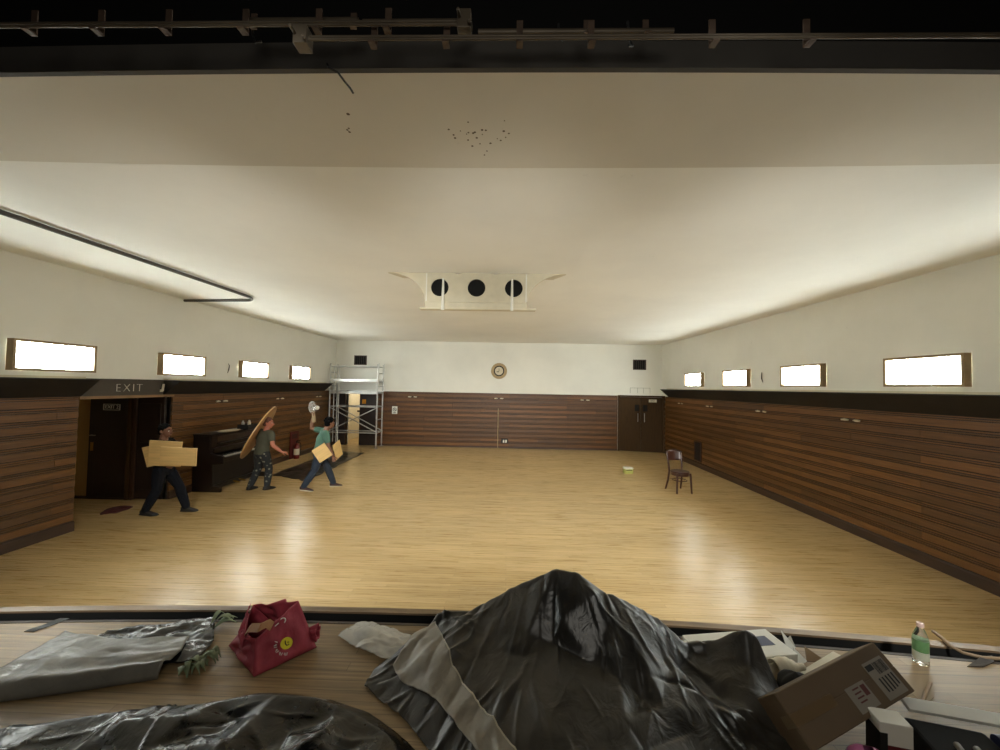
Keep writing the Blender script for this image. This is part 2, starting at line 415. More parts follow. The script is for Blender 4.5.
# ---------------------------------------------------------------- right-hand corner doors, set slightly across the corner
ang = math.atan2(13.93-14.25, 5.66-4.06); cw = 1.63
d3 = bpy.data.objects.new('door_3', None); COL.objects.link(d3); d3.location = (4.06, 14.25, 0); d3.rotation_euler = (0, 0, ang); d3['kind'] = 'structure'
MB().box(0, cw, -.02, .12, 2.0, 2.06).build('door_head', M['doorwood'], d3)
MB().box(0, .07, -.03, .12, 0, 2.0).build('door_post', M['doorwood'], d3); MB().box(cw-.07, cw, -.03, .12, 0, 2.0).build('door_post', M['doorwood'], d3)
for j, (a, b) in enumerate(((.075, cw/2-.004), (cw/2+.004, cw-.075))):
    lf = MB().box(a, b, .0, .045, .01, 1.99).build('leaf', M['doorwood'], d3, bevel=.004)
    xc = b-.14 if j == 0 else a+.14
    MB().box(xc-.075, xc+.075, -.012, .0, 1.48, 1.72).build('vision_panel', M['void'], lf, bevel=.003)
    mb = MB(); mb.tube([(xc+(.03 if j == 0 else -.03), -.005, 1.40), (xc+(.03 if j == 0 else -.03), -.05, 1.40), (xc+(.03 if j == 0 else -.03), -.05, 1.10), (xc+(.03 if j == 0 else -.03), -.005, 1.10)], .011)
    mb.build('pull_handle', M['steel'], lf)
nt_ = MB().box(cw-.55, cw-.28, -.012, -.002, 1.82, 1.92).build('notice', M['cream'], d3)
text_mesh('notice_lettering', 'EXIT', .075, M['ink'], nt_, frame_mtx((cw-.415, -.013, 1.87), (1, 0, 0), (0, 0, 1)), .001)
struct('wall_corner', MB().prism([(4.04, YB+.02), (4.06, 14.24), (XR, 13.93), (XR+.02, YB+.02)], 'z', 2.06, 2.09), M['plaster'])
# back-left doorway: dark jamb, open white lobby, dark leaf
d4 = bpy.data.objects.new('door_4', None); COL.objects.link(d4); d4.location = (D0, YB-.02, 0); d4['kind'] = 'structure'
MB().box(-.42, 0, -.02, .02, 0, 2.04).build('side_panel', M['blackdoor'], d4)
MB().box(D1-D0, D1-D0+.60, -.03, .02, 0, 2.0).build('leaf', M['blackdoor'], d4, bevel=.004)
MB().box(0, D1-D0+.6, -.03, .02, 2.0, 2.05).build('door_head', M['darkwood'], d4)
MB().box(D1-D0+.1, D1-D0+.24, -.04, -.03, 1.56, 1.72).build('vision_panel', mat('yellow_glow_colour', (190, 130, 40), .2, var=.3), d4)  # yellow light behind this pane is painted as its colour
MB().box(-.02, .0, -.06, .16, 0, 2.0).build('door_post', M['darkwood'], d4)
MB().box(D1-D0-.22, D1-D0-.0, .3, .34, 1.22, 1.28).build('push_bar', M['blackdoor'], d4)

# ---------------------------------------------------------------- stage: boards, footlight trough, nosing, and the proscenium above
def strip(name, d0, d1, z0, z1, m):
    n = 40; poly = []
    xs = [-8+16*i/n for i in range(n+1)]
    poly = [(x, stage_edge(x)+d1) for x in xs]+[(x, stage_edge(x)+d0) for x in reversed(xs)]
    return struct(name, MB().prism(poly, 'z', z0, z1), m)
strip('stage_floor', -4.6, -.178, ZS-.05, ZS, M['stage'])
strip('trim_8', -.178, -.156, ZS-.16, ZS+.002, M['nosing_dark'])
strip('trim_9', -.156, -.050, ZS-.16, ZS-.13, M['void'])  # bottom of the gap, its shade painted in black
strip('trim_10', -.052, .0, ZS-.012, ZS, M['nosing'])
strip('trim_11', -.046, -.01, ZS-.16, ZS-.012, M['void'])  # riser under the nosing, coloured black so the gap looks shaded
strip('stage_front', -.04, -.01, 0, ZS-.16, M['darkwood'])
def head_strip(name, d0, d1, z0, z1, m):
    xs = [-8+16*i/30 for i in range(31)]; c = lambda x, d: 1.90+d-(.0055*(x+.3)**2)*d/.86+.003*x*x*(1-d/.86)
    return struct(name, MB().prism([(x, c(x, d1)) for x in xs]+[(x, c(x, d0)) for x in reversed(xs)], 'z', z0, z1), m)
head_strip('ceiling_soffit', .0, .86, 3.915, 3.97, M['soffit'])   # underside of the proscenium header
head_strip('beam_header', -.03, .0, 3.91, 4.05, M['header'])
head_strip('fly_dark_panel', .25, .30, 3.98, 5.2, M['void'])  # black panel standing in for the darkness of the stage fly
head_strip('fly_dark_base', .0, .30, 4.0, 4.04, M['void'])       # coloured black for the dark fly space above the header
# the dark stage house round the camera
mb = MB(); mb.box(-7, 7, -2.6, -2.5, 0, 6); mb.box(-5.0, -4.9, -2.6, 1.5, 0, 6); mb.box(4.9, 5.0, -2.6, 1.5, 0, 6); mb.box(-7, 7, -2.6, 1.9, 5.2, 5.3)
struct('wall_stage', mb, M['void'])
mb = MB(); mb.box(XL-.4, -4.9, 1.45, 1.55, 0, 5.2); mb.box(4.9, XR+.4, 1.45, 1.55, 0, 5.2)
struct('wall_proscenium', mb, M['black'])


# ================================================================ fittings of the hall
def arc(cx, cy, r, a0, a1, n): return [(cx+r*math.cos(a0+(a1-a0)*i/n), cy+r*math.sin(a0+(a1-a0)*i/n)) for i in range(n+1)]

# plaster ventilation bulkhead under the ceiling: concave wings, three round outlets, two hanging rods
bk = thing('ventilation_bulkhead', 'cream ventilation bulkhead with three round black openings under the ceiling', 'air vent', (-.505, 5.5, HC))
HW, WW, HH = .745, 1.31, .45      # half width of the face, half width at the ceiling, drop
prof = [(-WW, -.0)]+[(-HW-(WW-HW)*(1-math.sin(t))*1.0, -HH*(1-math.cos(t))) for t in [PI/2*i/10 for i in range(1, 11)]]
prof = prof+[(-x, z) for x, z in reversed(prof)]
mb = MB()
def loft(u, v):
    i = u*(len(prof)-1); a = prof[int(min(i, len(prof)-2))]; b = prof[int(min(i, len(prof)-2))+1]; f = i-int(min(i, len(prof)-2))
    x, z = a[0]+(b[0]-a[0])*f, a[1]+(b[1]-a[1])*f
    return (x*(1-.12*v), .05+v*.25, z*(1-v)**.8)
mb.grid(loft, len(prof)-1, 14)
mb.build('fairing', M['cream'], bk, smooth=50)
# front: wings as flat plates beside the pierced face
for sgn in (-1, 1):
    pl = [(sgn*abs(x), z) for x, z in prof[:11]]+[(sgn*HW, 0)]
    MB().prism(pl, 'y', .0, .05).build('wing', M['cream'], bk)
mb = MB(); rr = .13; n = 40
def holed(xc, x0, x1, z0, z1, zc):
    sq = []; ci = []
    for k in range(n):
        a = 2*PI*k/n; c_, s_ = math.cos(a), math.sin(a)
        t = min(((x1-xc) if c_ > 0 else (xc-x0))/max(abs(c_), 1e-6), ((z1-zc) if s_ > 0 else (zc-z0))/max(abs(s_), 1e-6))
        sq.append((xc+c_*t, zc+s_*t)); ci.append((xc+c_*rr, zc+s_*rr))
    vs = [(x, 0, z) for x, z in sq]+[(x, 0, z) for x, z in ci]+[(x, .05, z) for x, z in ci]
    mb.add(vs, [(k, (k+1) % n, n+(k+1) % n, n+k) for k in range(n)]+[(n+k, n+(k+1) % n, 2*n+(k+1) % n, 2*n+k) for k in range(n)])
zc = -.215
for xc, x0, x1 in ((-.535, -HW, -.27), (.005, -.27, .28), (.55, .28, HW)): holed(xc, x0, x1, -.43, 0, zc)
mb.build('face', M['cream'], bk)
for xc in (-.535, .005, .55):
    MB().lathe([(rr, 0), (rr, .25), (0, .25)], 32, Matrix.Translation((xc, .02, zc)) @ Matrix.Rotation(R(-90), 4, 'X')).build('outlet', M['void'], bk)
mb = MB(); mb.box(-.82, .87, -.05, .06, -.545, -.52); mb.box(-HW, HW, -.02, .05, -.52, -.43); mb.box(-.68, .70, -.03, -.0, -.44, -.42)
mb.build('ledge', M['cream'], bk, bevel=.004)
for sx in (-HW+.015, HW-.015): MB().box(sx-.008, sx+.008, -.012, .0, -.42, -.01).build('edge_bead', M['white'], bk)
for xc in (-.475, .525):
    MB().tube([(xc, -.06, -.10), (xc, -.07, -.56)], [.014, .024], 10).build('hanging_rod', M['white'], bk)

# conduit on the ceiling
p = [(-5.03, 2.45, HC-.035), (-4.99, 3.6, HC-.035), (-4.97, 5.2, HC-.035), (-4.96, 6.75, HC-.035)]+[(-5.26+.3*math.cos(a), 6.95+.3*math.sin(a)*1.4, HC-.035) for a in [PI/2*i/8 for i in range(1, 9)]]+[(-5.9, 7.41, HC-.035), (-6.55, 7.43, HC-.04)]
cp_ = MB().tube(p, .026, 10).build('ceiling_conduit', mat('grey_conduit', (74, 70, 64), .5), smooth=60)
tag(cp_, 'grey pipe along the ceiling bending to the left wall', 'pipe')

# EXIT letters over the recess and the small bare fitting beside them
ex = text_mesh('exit_sign', 'EXIT', .195, M['letter'], None, frame_mtx((XL+.014, 6.43, 2.155), (0, 1, 0), (0, 0, 1)), .006, 1.25, bold=-.006)
tag(ex, 'large white EXIT letters on the dark fascia over the recess', 'sign')
cl_ = thing('lamp_holder', 'small white bare lamp holder beside the large EXIT letters', 'lamp holder', (XL+.014, 7.03, 2.10))
MB().box(0, .02, -.025, .025, -.02, .03).build('base', M['cream'], cl_); MB().tube([(.03, 0, .0), (.045, .0, .13)], .018, 10).build('holder', M['white'], cl_)

# little two-armed bracket fittings on the boarding
def bracket(label, loc, rz):
    b = thing('wall_bracket', label, 'wall bracket', loc, rz, 'two-armed brackets on the boarding')
    MB().box(-.05, .05, -.02, 0, -.03, .03).build('backplate', M['darkwood'], b)
    for s in (-1, 1):
        MB().tube([(s*.045, -.03, 0), (s*.10, -.045, .004), (s*.165, -.04, .0)], [.012, .022, .016], 8).build('arm', M['cream'], b)
    return b
b0 = None
bl = [((-3.62, YB-.03, 1.85), 0, 'pale two-armed bracket on the back boarding right of the no smoking sign'),
      ((-.37, YB-.03, 1.85), 0, 'pale two-armed bracket under the round clock'),
      ((2.83, YB-.03, 1.85), 0, 'pale two-armed bracket on the back boarding near the corner doors'),
      ((XR-.03, 12.6, 1.85), -PI/2, 'farthest two-armed bracket on the right wall, nearest the corner doors'),
      ((XR-.03, 10.8, 1.85), -PI/2, 'second two-armed bracket from the back on the right wall'),
      ((XR-.03, 8.62, 1.85), -PI/2, 'third two-armed bracket from the back on the right wall'),
      ((XR-.03, 6.40, 1.85), -PI/2, 'large near two-armed bracket on the right wall under the nearest window'),
      ((XL+.03, 8.5, 1.85), PI/2, 'two-armed bracket on the left wall above the piano'),
      ((XL+.03, 10.7, 1.84), PI/2, 'two-armed bracket on the left wall between piano and extinguisher'),
      ((XL+.03, 12.9, 1.84), PI/2, 'two-armed bracket on the left wall next to the scaffold')]
for loc, rz, lb in bl:
    if b0 is None: b0 = bracket(lb, loc, rz)
    else: dup(b0, loc, (0, 0, rz), lb)

# black grilles
def grille(label, loc, rz, w, h, n):
    g = thing('wall_grille', label, 'air vent', loc, rz)
    MB().box(-w/2+.02, w/2-.02, -.012, 0, -h/2+.02, h/2-.02).build('backing', M['void'], g)
    m_ = MB(); t = .03
    m_.box(-w/2, w/2, -.03, 0, h/2-t, h/2); m_.box(-w/2, w/2, -.03, 0, -h/2, -h/2+t); m_.box(-w/2, -w/2+t, -.03, 0, -h/2+t, h/2-t); m_.box(w/2-t, w/2, -.03, 0, -h/2+t, h/2-t)
    m_.build('frame', M['darkwood'], g)
    m_ = MB()
    for i in range(n): x = -w/2+t+(w-2*t)*(i+.5)/n; m_.box(x-.006, x+.006, -.022, -.01, -h/2+t, h/2-t)
    m_.build('bars', M['nosing_dark'], g)
    return g
grille('small black grille high on the back wall above the scaffold', (-5.65, YB-.001, 3.2), 0, .48, .36, 6)
grille('small black grille high on the back wall above the corner doors', (4.85, YB-.001, 3.2), 0, .48, .38, 6)
grille('dark upright grille low on the right wall behind the chair', (XR-.026, 11.5, .48), -PI/2, .40, .60, 6)

# clock, sign, conduit with socket, outline panel over the doors
ck = thing('wall_clock', 'round tan wall clock with dark inner ring on back wall', 'clock', (-.385, YB-.0, 2.88), rot=(R(90), 0, 0))
tanm = mat('clock_rim', (172, 150, 112), .5, var=.1)
MB().lathe([(.0, 0), (.30, 0), (.30, .02), (.285, .035), (.21, .05), (.195, .03), (.0, .03)], 48).build('rim', tanm, ck, smooth=40)
MB().lathe([(.0, .03), (.195, .03), (.195, .034), (0, .034)], 48).build('dial_ring', M['ink'], ck)
MB().lathe([(.0, .034), (.155, .034), (.155, .038), (0, .038)], 48).build('dial', M['cream'], ck)
mb = MB(); mb.box(-.008, .008, -.01, .10, .038, .042); mb.box(-.09, .0, -.045, -.02, .038, .042); mb.build('hands', M['ink'], ck)
ns = thing('no_smoking_sign', 'small white sign with black no smoking symbol on back boarding', 'sign', (-4.29, YB-.028, 1.34))
MB().box(-.10, .10, -.006, 0, -.14, .14).build('plate', M['white'], ns)
mb = MB(); mb.add([(0.07*f*math.cos(a), -.008, .02+.07*f*math.sin(a)) for f in (1, .72) for a in [2*PI*i/24 for i in range(24)]], [(i, (i+1) % 24, 24+(i+1) % 24, 24+i) for i in range(24)])
mb.box(-.055, .055, -.0085, -.0075, .008, .032, Matrix.Translation((0, 0, .02)) @ Matrix.Rotation(R(45), 4, 'Y') @ Matrix.Translation((0, 0, -.02)))
mb.box(-.05, .05, -.0085, -.0075, -.11, -.085); mb.build('symbol', M['ink'], ns)
cd = thing('wall_conduit', 'thin pale conduit rising up the back boarding beside a socket', 'pipe', (-.385, YB-.03, 0))
MB().tube([(0, -.015, .0), (0, -.015, 1.48)], .013, 8).build('pipe', tanm, cd)
for z in (.3, .8, 1.3): MB().box(-.03, .03, -.012, 0, z-.012, z+.012).build('clip', tanm, cd)
so = thing('wall_socket', 'black double socket with two white plugs low on back boarding', 'socket', (-.13, YB-.028, .27))
MB().box(-.13, .13, -.03, 0, -.08, .08).build('box', M['ink'], so, bevel=.006)
for x in (-.035, .055): MB().box(x-.028, x+.028, -.075, -.03, -.055, .05).build('plug', M['white'], so, bevel=.01)
hp = thing('access_hatch', 'white painted hatch outlined on the plaster above the corner doors', 'hatch', (4.88, YB, 2.2))
MB().box(-.36, .36, -.012, 0, -.11, .13).build('panel', M['plaster'], hp)
mb = MB(); t = .008
for a in ((-.37, -.36, -.06, .14), (.36, .37, -.06, .14), (-.37, .37, .13, .14), (-.10, -.09, -.06, .13), (.12, .13, -.06, .13)): mb.box(a[0], a[1], -.014, 0, a[2], a[3])
mb.build('edging', mat('grey_edging', (140, 138, 130), .6), hp)
# little wall hooks / wiring ends on the plaster
for nm, loc, rz, lb in (('right', (XR, 9.0-.35, 2.62), -PI/2, 'bare wire stub on the right wall between second and third windows'),
                        ('left', (XL, 8.72, 2.62), PI/2, 'bare wire stub on the left wall beside the second window')):
    h = MB().tube([(0, -.005, -.12), (0, -.03, -.04), (.01, -.035, .05), (-.01, -.02, .10)], [.006, .012, .01, .005], 6).build('wire_stub', M['ink'])
    h.location = loc; h.rotation_euler = (0, 0, rz); tag(h, lb, 'wire')

# pipe battens and their straps over the stage front
pipem = mat('dull_pipe', (92, 82, 68), .5, .3, var=.2, scale=6)
strapm = mat('rusty_strap', (84, 68, 56), .6, .2, var=.3, scale=20)
def batten(label, x0, x1, y, z, gap, r, straps, top, clamp_end=None):
    t = thing('pipe_batten', label, 'pipe', (x0, y, z))
    MB().tube([(0, 0, 0), (x1-x0, 0, 0)], r, 10).build('pipe', pipem, t, smooth=60)
    if gap: MB().tube([(0, -.01, -gap), (x1-x0, -.01, -gap)], r, 10).build('pipe', pipem, t, smooth=60)
    for sx in straps:
        m_ = MB(); xx = sx-x0
        m_.box(xx-.014, xx+.014, .012, .018, -gap-.014, top-z); m_.box(xx-.014, xx+.014, -.022, .018, -gap-.02, -gap-.013)
        m_.build('strap', strapm, t)
    if clamp_end is not None:
        m_ = MB(); xx = clamp_end-x0
        m_.box(xx-.03, xx+.03, -.03, .03, -gap-.03, .03); m_.tube([(xx-.02, -.03, -gap*.5), (xx-.02, -.07, -gap*.5)], .008, 6); m_.tube([(xx+.02, -.03, -gap-.01), (xx+.03, -.06, -gap-.03)], .007, 6)
        m_.build('clamp', pipem, t, bevel=.005)
    return t
batten('long twin pipes across the upper left above the stage', -2.7, -.19, 1.6, 3.885, .023, .0062, [-2.17, -1.86, -1.55, -1.2, -.87, -.56], 3.96, -.22)
batten('lower twin pipes running from the clamp to the far right', -.95, 2.6, 1.6, 3.818, .021, .0060, [-.62, -.30, .02, .33, .85, 1.25], 3.90, -.93)
batten('short thick pipe above the long twin pipes', -1.24, -.72, 1.68, 3.965, 0, .017, [-1.22, -.75], 4.02)
batten('thin upper pipe right of the short thick pipe', -.70, -.20, 1.68, 3.965, 0, .010, [-.22], 4.02)
batten('dark single pipe above the lower twin pipes', -.17, .72, 1.70, 3.93, 0, .014, [.33, .6], 4.0)
for lb, pts in (('black wire hook hanging below the twin pipes', [(-1.245, 1.72, 4.03), (-1.25, 1.73, 3.95), (-1.235, 1.73, 3.915), (-1.205, 1.73, 3.92)]),
                ('loose dark wire curling over the plaster soffit', [(-.96, 1.875, 3.935), (-.945, 1.86, 3.905), (-.905, 1.88, 3.895), (-.89, 1.925, 3.885), (-.885, 1.98, 3.895), (-.89, 2.03, 3.907)]),
                ('short black wire end hanging right of the centre', [(.20, 1.72, 3.99), (.205, 1.725, 3.94), (.225, 1.72, 3.91)]),
                ('black wire end hanging farthest right on the header', [(.52, 1.72, 4.0), (.53, 1.73, 3.94), (.545, 1.73, 3.89), (.525, 1.72, 3.885)])):
    tag(MB().tube(pts, .006, 6).build('hanging_wire', M['ink']), lb, 'wire')
# dark spots where fixings came off the soffit
rs = random.Random(3)
mb = MB()
for i in range(26):
    x, y = rs.gauss(-.23, .095), rs.gauss(2.40, .06)
    a = rs.uniform(.004, .009); mb.lathe([(a, 0), (a*.5, .003)], 7, Matrix.Translation((x, y, 3.9115)))
for x, y, a in ((-.99, 2.20, .011), (-1.055, 2.34, .008), (-1.05, 2.36, .009), (-1.04, 2.325, .007)): mb.lathe([(a, 0), (a*.5, .003)], 8, Matrix.Translation((x, y, 3.9115)))
mb.build('plaster_chips', mat('bare_plaster_spot', (92, 78, 58), .9), bpy.data.objects['ceiling_soffit'])['kind'] = 'structure'

# ================================================================ scaffold tower
sf = thing('scaffold_tower', 'tall aluminium scaffold tower in front of the back doorway', 'scaffold', (-5.58, 13.82, 0))
al = mat('scaffold_aluminium', (190, 190, 186), .4, .55, var=.08)
X0, X1, Y0, Y1 = -.86, .86, -.29, .29
for x in (X0, X1):
    for y in (Y0, Y1):
        MB().tube([(x, y, .12), (x, y, 3.02)], .026, 10).build('post', al, sf, smooth=60)
        f = MB().tube([(x, y, .0), (x, y, .13)], .02, 8).build('foot', M['steel'], sf)
        MB().box(x-.06, x+.06, y-.05, y+.05, .0, .02).build('foot_plate', M['steel'], f)
for x in (X0, X1):
    for i, z in enumerate((.55, 1.02, 1.48, 1.99, 2.22, 2.42, 2.7, 2.93)):
        MB().tube([(x, Y0, z), (x, Y1, z)], .019, 8).build('rung', al, sf, smooth=60)
for y in (Y0, Y1):
    for z in (.55, 1.48, 2.93): MB().tube([(X0, y, z), (X1, y, z)], .021, 8).build('ledger', al, sf, smooth=60)
    MB().tube([(X0, y, 1.45), (X1, y, .58)], .018, 8).build('cross_brace', al, sf, smooth=60)
MB().tube([(X0, Y0-.03, .60), (X1, Y0-.03, 1.45)], .018, 8).build('cross_brace', al, sf, smooth=60)
for z in (1.99, 2.42):
    d = MB().box(X0+.02, X1-.02, Y0+.02, Y1-.02, z-.02, z+.02).build('platform', M['tanwood'], sf)
    m_ = MB(); m_.box(X0, X1, Y0-.03, Y0+.02, z-.05, z+.05); m_.box(X0, X1, Y1-.02, Y1+.03, z-.05, z+.05); m_.build('edge_beam', al, d)
for y in (Y0, Y1): MB().tube([(X1+.02, y, 2.55), (X1+.05, y-.03, 3.06)], .014, 8).build('guard_pin', al, sf)
MB().tube([(X0+.28, Y0+.1, .2), (X0+.28, Y0+.1, 2.9)], .016, 8).build('ladder_rail', al, sf); MB().tube([(X0+.10, Y0+.1, .2), (X0+.10, Y0+.1, 2.9)], .016, 8).build('ladder_rail', al, sf)

# ================================================================ upright piano
pn = thing('upright_piano', 'black upright piano against the left wall', 'piano', (-6.24, 8.53, 0), PI/2)
pb = mat('piano_black', (26, 19, 17), .3, var=.2)
L2, D, H_ = .74, .31, 1.19       # half length, half depth, height; the keys face local -y
side = [(D, 0), (D, H_-.03), (-.02, H_-.03), (-.05, .80), (-.33, .74), (-.34, .58), (-.10, .56), (-.12, .12), (-.30, .10), (-.30, 0)]
for s in (-1, 1):
    MB().prism(side, 'x', s*L2-(.05 if s > 0 else 0), s*L2+(0 if s > 0 else .05)).build('side_panel', pb, pn, bevel=.006)
MB().box(-L2-.02, L2+.02, -.07, D+.0, H_-.03, H_).build('lid', pb, pn, bevel=.006)
uf = MB().box(-L2+.05, L2-.05, -.04, -.01, .84, H_-.03).build('upper_panel', mat('piano_panel', (44, 33, 27), .35, var=.2), pn, bevel=.004)
MB().box(-L2+.2, L2-.2, -.10, -.04, .95, .985).build('music_ledge', pb, pn, bevel=.004)
MB().box(-L2+.2, L2-.2, -.055, -.04, 1.02, 1.12).build('music_desk', mat('piano_desk', (56, 42, 33), .4), pn)
MB().box(-L2+.05, L2-.05, -.10, -.06, .79, .90).build('fallboard', pb, pn, bevel=.008)
MB().box(-L2+.05, L2-.05, -.33, .05, .62, .70).build('key_bed', pb, pn, bevel=.006)
kb = MB(); nk = 44; kw = (2*L2-.24)/nk
for i in range(nk): kb.box(-L2+.12+i*kw+.0008, -L2+.12+(i+1)*kw-.0008, -.27, -.09, .705, .725)
ko = kb.build('white_keys', M['white'], pn)
kb = MB()
for i in range(nk-1):
    if i % 7 not in (2, 6): kb.box(-L2+.12+(i+1)*kw-.006, -L2+.12+(i+1)*kw+.006, -.20, -.09, .725, .737)
kb.build('black_keys', M['ink'], pn)
MB().box(-L2+.05, L2-.05, -.345, -.285, .68, .715).build('key_slip', pb, pn)
MB().box(-L2+.05, L2-.05, -.06, -.03, .12, .60).build('lower_panel', pb, pn, bevel=.004)
MB().box(-L2+.05, L2-.05, -.10, D-.02, .03, .12).build('bottom_rail', pb, pn)
MB().box(-L2+.05, L2-.05, D-.05, D-.02, .12, H_-.03).build('back_panel', pb, pn)
for x in (-.09, .09): MB().tube([(x, -.09, .08), (x, -.20, .06), (x, -.24, .055)], [.014, .018, .012], 8).build('pedal', M['brass'], pn)
tr_ = MB().lathe([(.0, .0), (.17, .0), (.21, .022), (.205, .026), (.165, .006), (.0, .006)], 32).build('tray', M['cream'], smooth=40)
tr_.location = (-6.22, 8.35, H_); tr_.scale = (.8, 1.35, 1); tag(tr_, 'shallow pale tray lying on top of the piano', 'tray')
cb_ = thing('carry_crate', 'small black crate of odds and ends on the piano top', 'crate', (-6.2, 8.92, H_))
mb = MB(); mb.box(-.13, .13, -.17, .17, 0, .012)
for a in ((-.13, -.118, -.17, .17), (.118, .13, -.17, .17), (-.118, .118, -.17, -.158), (-.118, .118, .158, .17)): mb.box(a[0], a[1], a[2], a[3], .012, .11)
mb.build('tub', M['ink'], cb_)
for i, (x, y, c) in enumerate(((-.05, -.09, 'steel'), (.04, .0, 'cream'), (-.03, .09, 'steel'))):
    q = MB().lathe([(.03, 0), (.034, .13), (.02, .16), (.018, .18), (0, .18)], 12).build('jar', M[c]); q.location = (-6.2+x, 8.92+y, H_+.013)
    tag(q, ['small metal canister in the crate nearest the pale tray', 'cream jar in the middle of the crate on the piano', 'small metal canister in the crate farthest along the piano'][i], 'jar')

# ================================================================ fire extinguisher on its board
fb = thing('extinguisher_board', 'dark red board leaning low against the left boarding behind the extinguisher', 'board', (XL+.06, 11.5, 0))
MB().box(-.012, .012, -.22, .22, .0, .82).build('panel', mat('red_board', (86, 24, 18), .5, var=.15), fb, bevel=.004)
MB().box(.012, .018, -.14, .14, .60, .74).build('plate', mat('dark_red_plate', (50, 14, 12), .5), fb)
fe = thing('fire_extinguisher', 'red fire extinguisher standing before the dark red board', 'fire extinguisher', (XL+.165, 11.46, 0))
red = mat('extinguisher_red', (110, 24, 20), .3, var=.05)
MB().lathe([(0, 0), (.075, 0), (.08, .015), (.08, .36), (.06, .42), (.028, .45), (.028, .47), (0, .47)], 24).build('cylinder', red, fe, smooth=40)
MB().lathe([(.0815, .12), (.0815, .30)], 24).build('label_band', M['cream'], fe, smooth=40)
MB().tube([(0, 0, .46), (0, 0, .53)], .016, 8).build('valve', M['ink'], fe)
MB().tube([(-.02, 0, .52), (.05, 0, .56), (.10, .0, .54)], .009, 8).build('lever', M['ink'], fe)
MB().tube([(.02, .0, .50), (.08, .07, .46), (.085, .085, .30), (.075, .08, .14)], .011, 8).build('hose', M['ink'], fe, smooth=60)

# ================================================================ bentwood chair
ch = thing('bentwood_chair', 'dark bentwood chair standing alone on the hall floor', 'chair', (3.89, 8.73, 0), R(8))
cw_ = mat('dark_bentwood', (62, 34, 24), .3, var=.2)
MB().lathe([(0, .435), (.17, .435), (.195, .44), (.20, .455), (.195, .468), (.16, .462), (0, .458)], 32).build('seat', cw_, ch, smooth=50)
MB().lathe([(.14, .375), (.19, .375), (.195, .438), (.14, .438)], 32).build('seat_ring', cw_, ch, smooth=50)
for s in (-1, 1):
    MB().tube([(s*.155, -.15, .44), (s*.165, -.165, .22), (s*.175, -.175, 0)], [.024, .022, .019], 10).build('front_leg', cw_, ch, smooth=60)
    MB().tube([(s*.185, .27, 0), (s*.165, .20, .22), (s*.155, .165, .44), (s*.165, .20, .64), (s*.175, .245, .86)], [.018, .021, .022, .020, .018], 10).build('back_post', cw_, ch, smooth=60)
mb = MB()
def br(u, v):
    x = (u-.5)*.38; return (x, .235-.02+.06*(1-(2*u-1)**2)+(v-.5)*.05, .66+.24*v-(.04*(2*u-1)**2*v))
mb.grid(br, 14, 6); mb.build('back_rest', cw_, ch, smooth=True, thick=.014)
ring = [(.15*math.cos(a), .01+.155*math.sin(a), .265) for a in [2*PI*i/24 for i in range(25)]]
MB().tube(ring, .010, 8, caps=False).build('foot_ring', cw_, ch, smooth=60)

# ================================================================ on the hall floor
ct = thing('food_carton', 'small pale green and white carton alone in the middle of the floor', 'carton', (3.28, 10.5, 0), R(8))
MB().box(-.11, .11, -.08, .08, 0, .12).build('body', mat('pale_green_card', (168, 172, 96), .5, var=.15, scale=20), ct, bevel=.006)
MB().box(-.085, .085, -.083, -.079, .085, .105).build('opening', mat('olive_dark', (70, 62, 14), .6), ct)
MB().box(-.115, .115, -.085, .085, .12, .165).build('lid', M['white'], ct, bevel=.006)
def cloth(name, label, cat, m, fn, nu, nv, thick=.004, kind=None):
    o = MB().grid(fn, nu, nv).build(name, m, smooth=True, thick=thick); return tag(o, label, cat)
plast = mat('black_plastic_sheet', (26, 27, 27), .3, var=.35, scale=2.5, bump=.25, bscale=9)
def hall_sheet(u, v):
    a, b, c, d = Vector((-5.86, 9.35)), Vector((-4.70, 8.84)), Vector((-4.78, 12.60)), Vector((-5.9, 12.85))
    p = (a*(1-u)+b*u)*(1-v)+(d*(1-u)+c*u)*v
    q = Vector((p.x*2.2+p.y*.5, p.y*1.5, 0))
    h = abs(noise.noise(q*.9))*.07+abs(noise.noise(q*2.2+Vector((3, 1, 0))))*.02
    e = min(u, 1-u, v, 1-v)*6; h *= min(1, .25+e)
    j = .05*noise.noise(Vector((u*6, v*9, 4)))
    return (p.x+j, p.y+j, .006+h)
cloth('plastic_sheet', 'black plastic sheet spread on the hall floor beside the left wall', 'plastic sheet', plast, hall_sheet, 60, 110)
def rag(u, v):
    a = 2*PI*u; r = v*(1+.18*math.sin(2*a+1)+.10*math.sin(5*a))
    x, y = r*.16*math.cos(a), r*.27*math.sin(a)
    return (-6.88+x*.9+y*-.35, 6.6+y*.9+x*.3, .004+.03*(1-v**4)+.015*noise.noise(Vector((x*12, y*12, 2))))
cloth('floor_rag', 'dark maroon rag lying in front of the exit recess', 'rag', mat('maroon_cloth', (74, 26, 26), .9, var=.2, scale=20), rag, 36, 10)

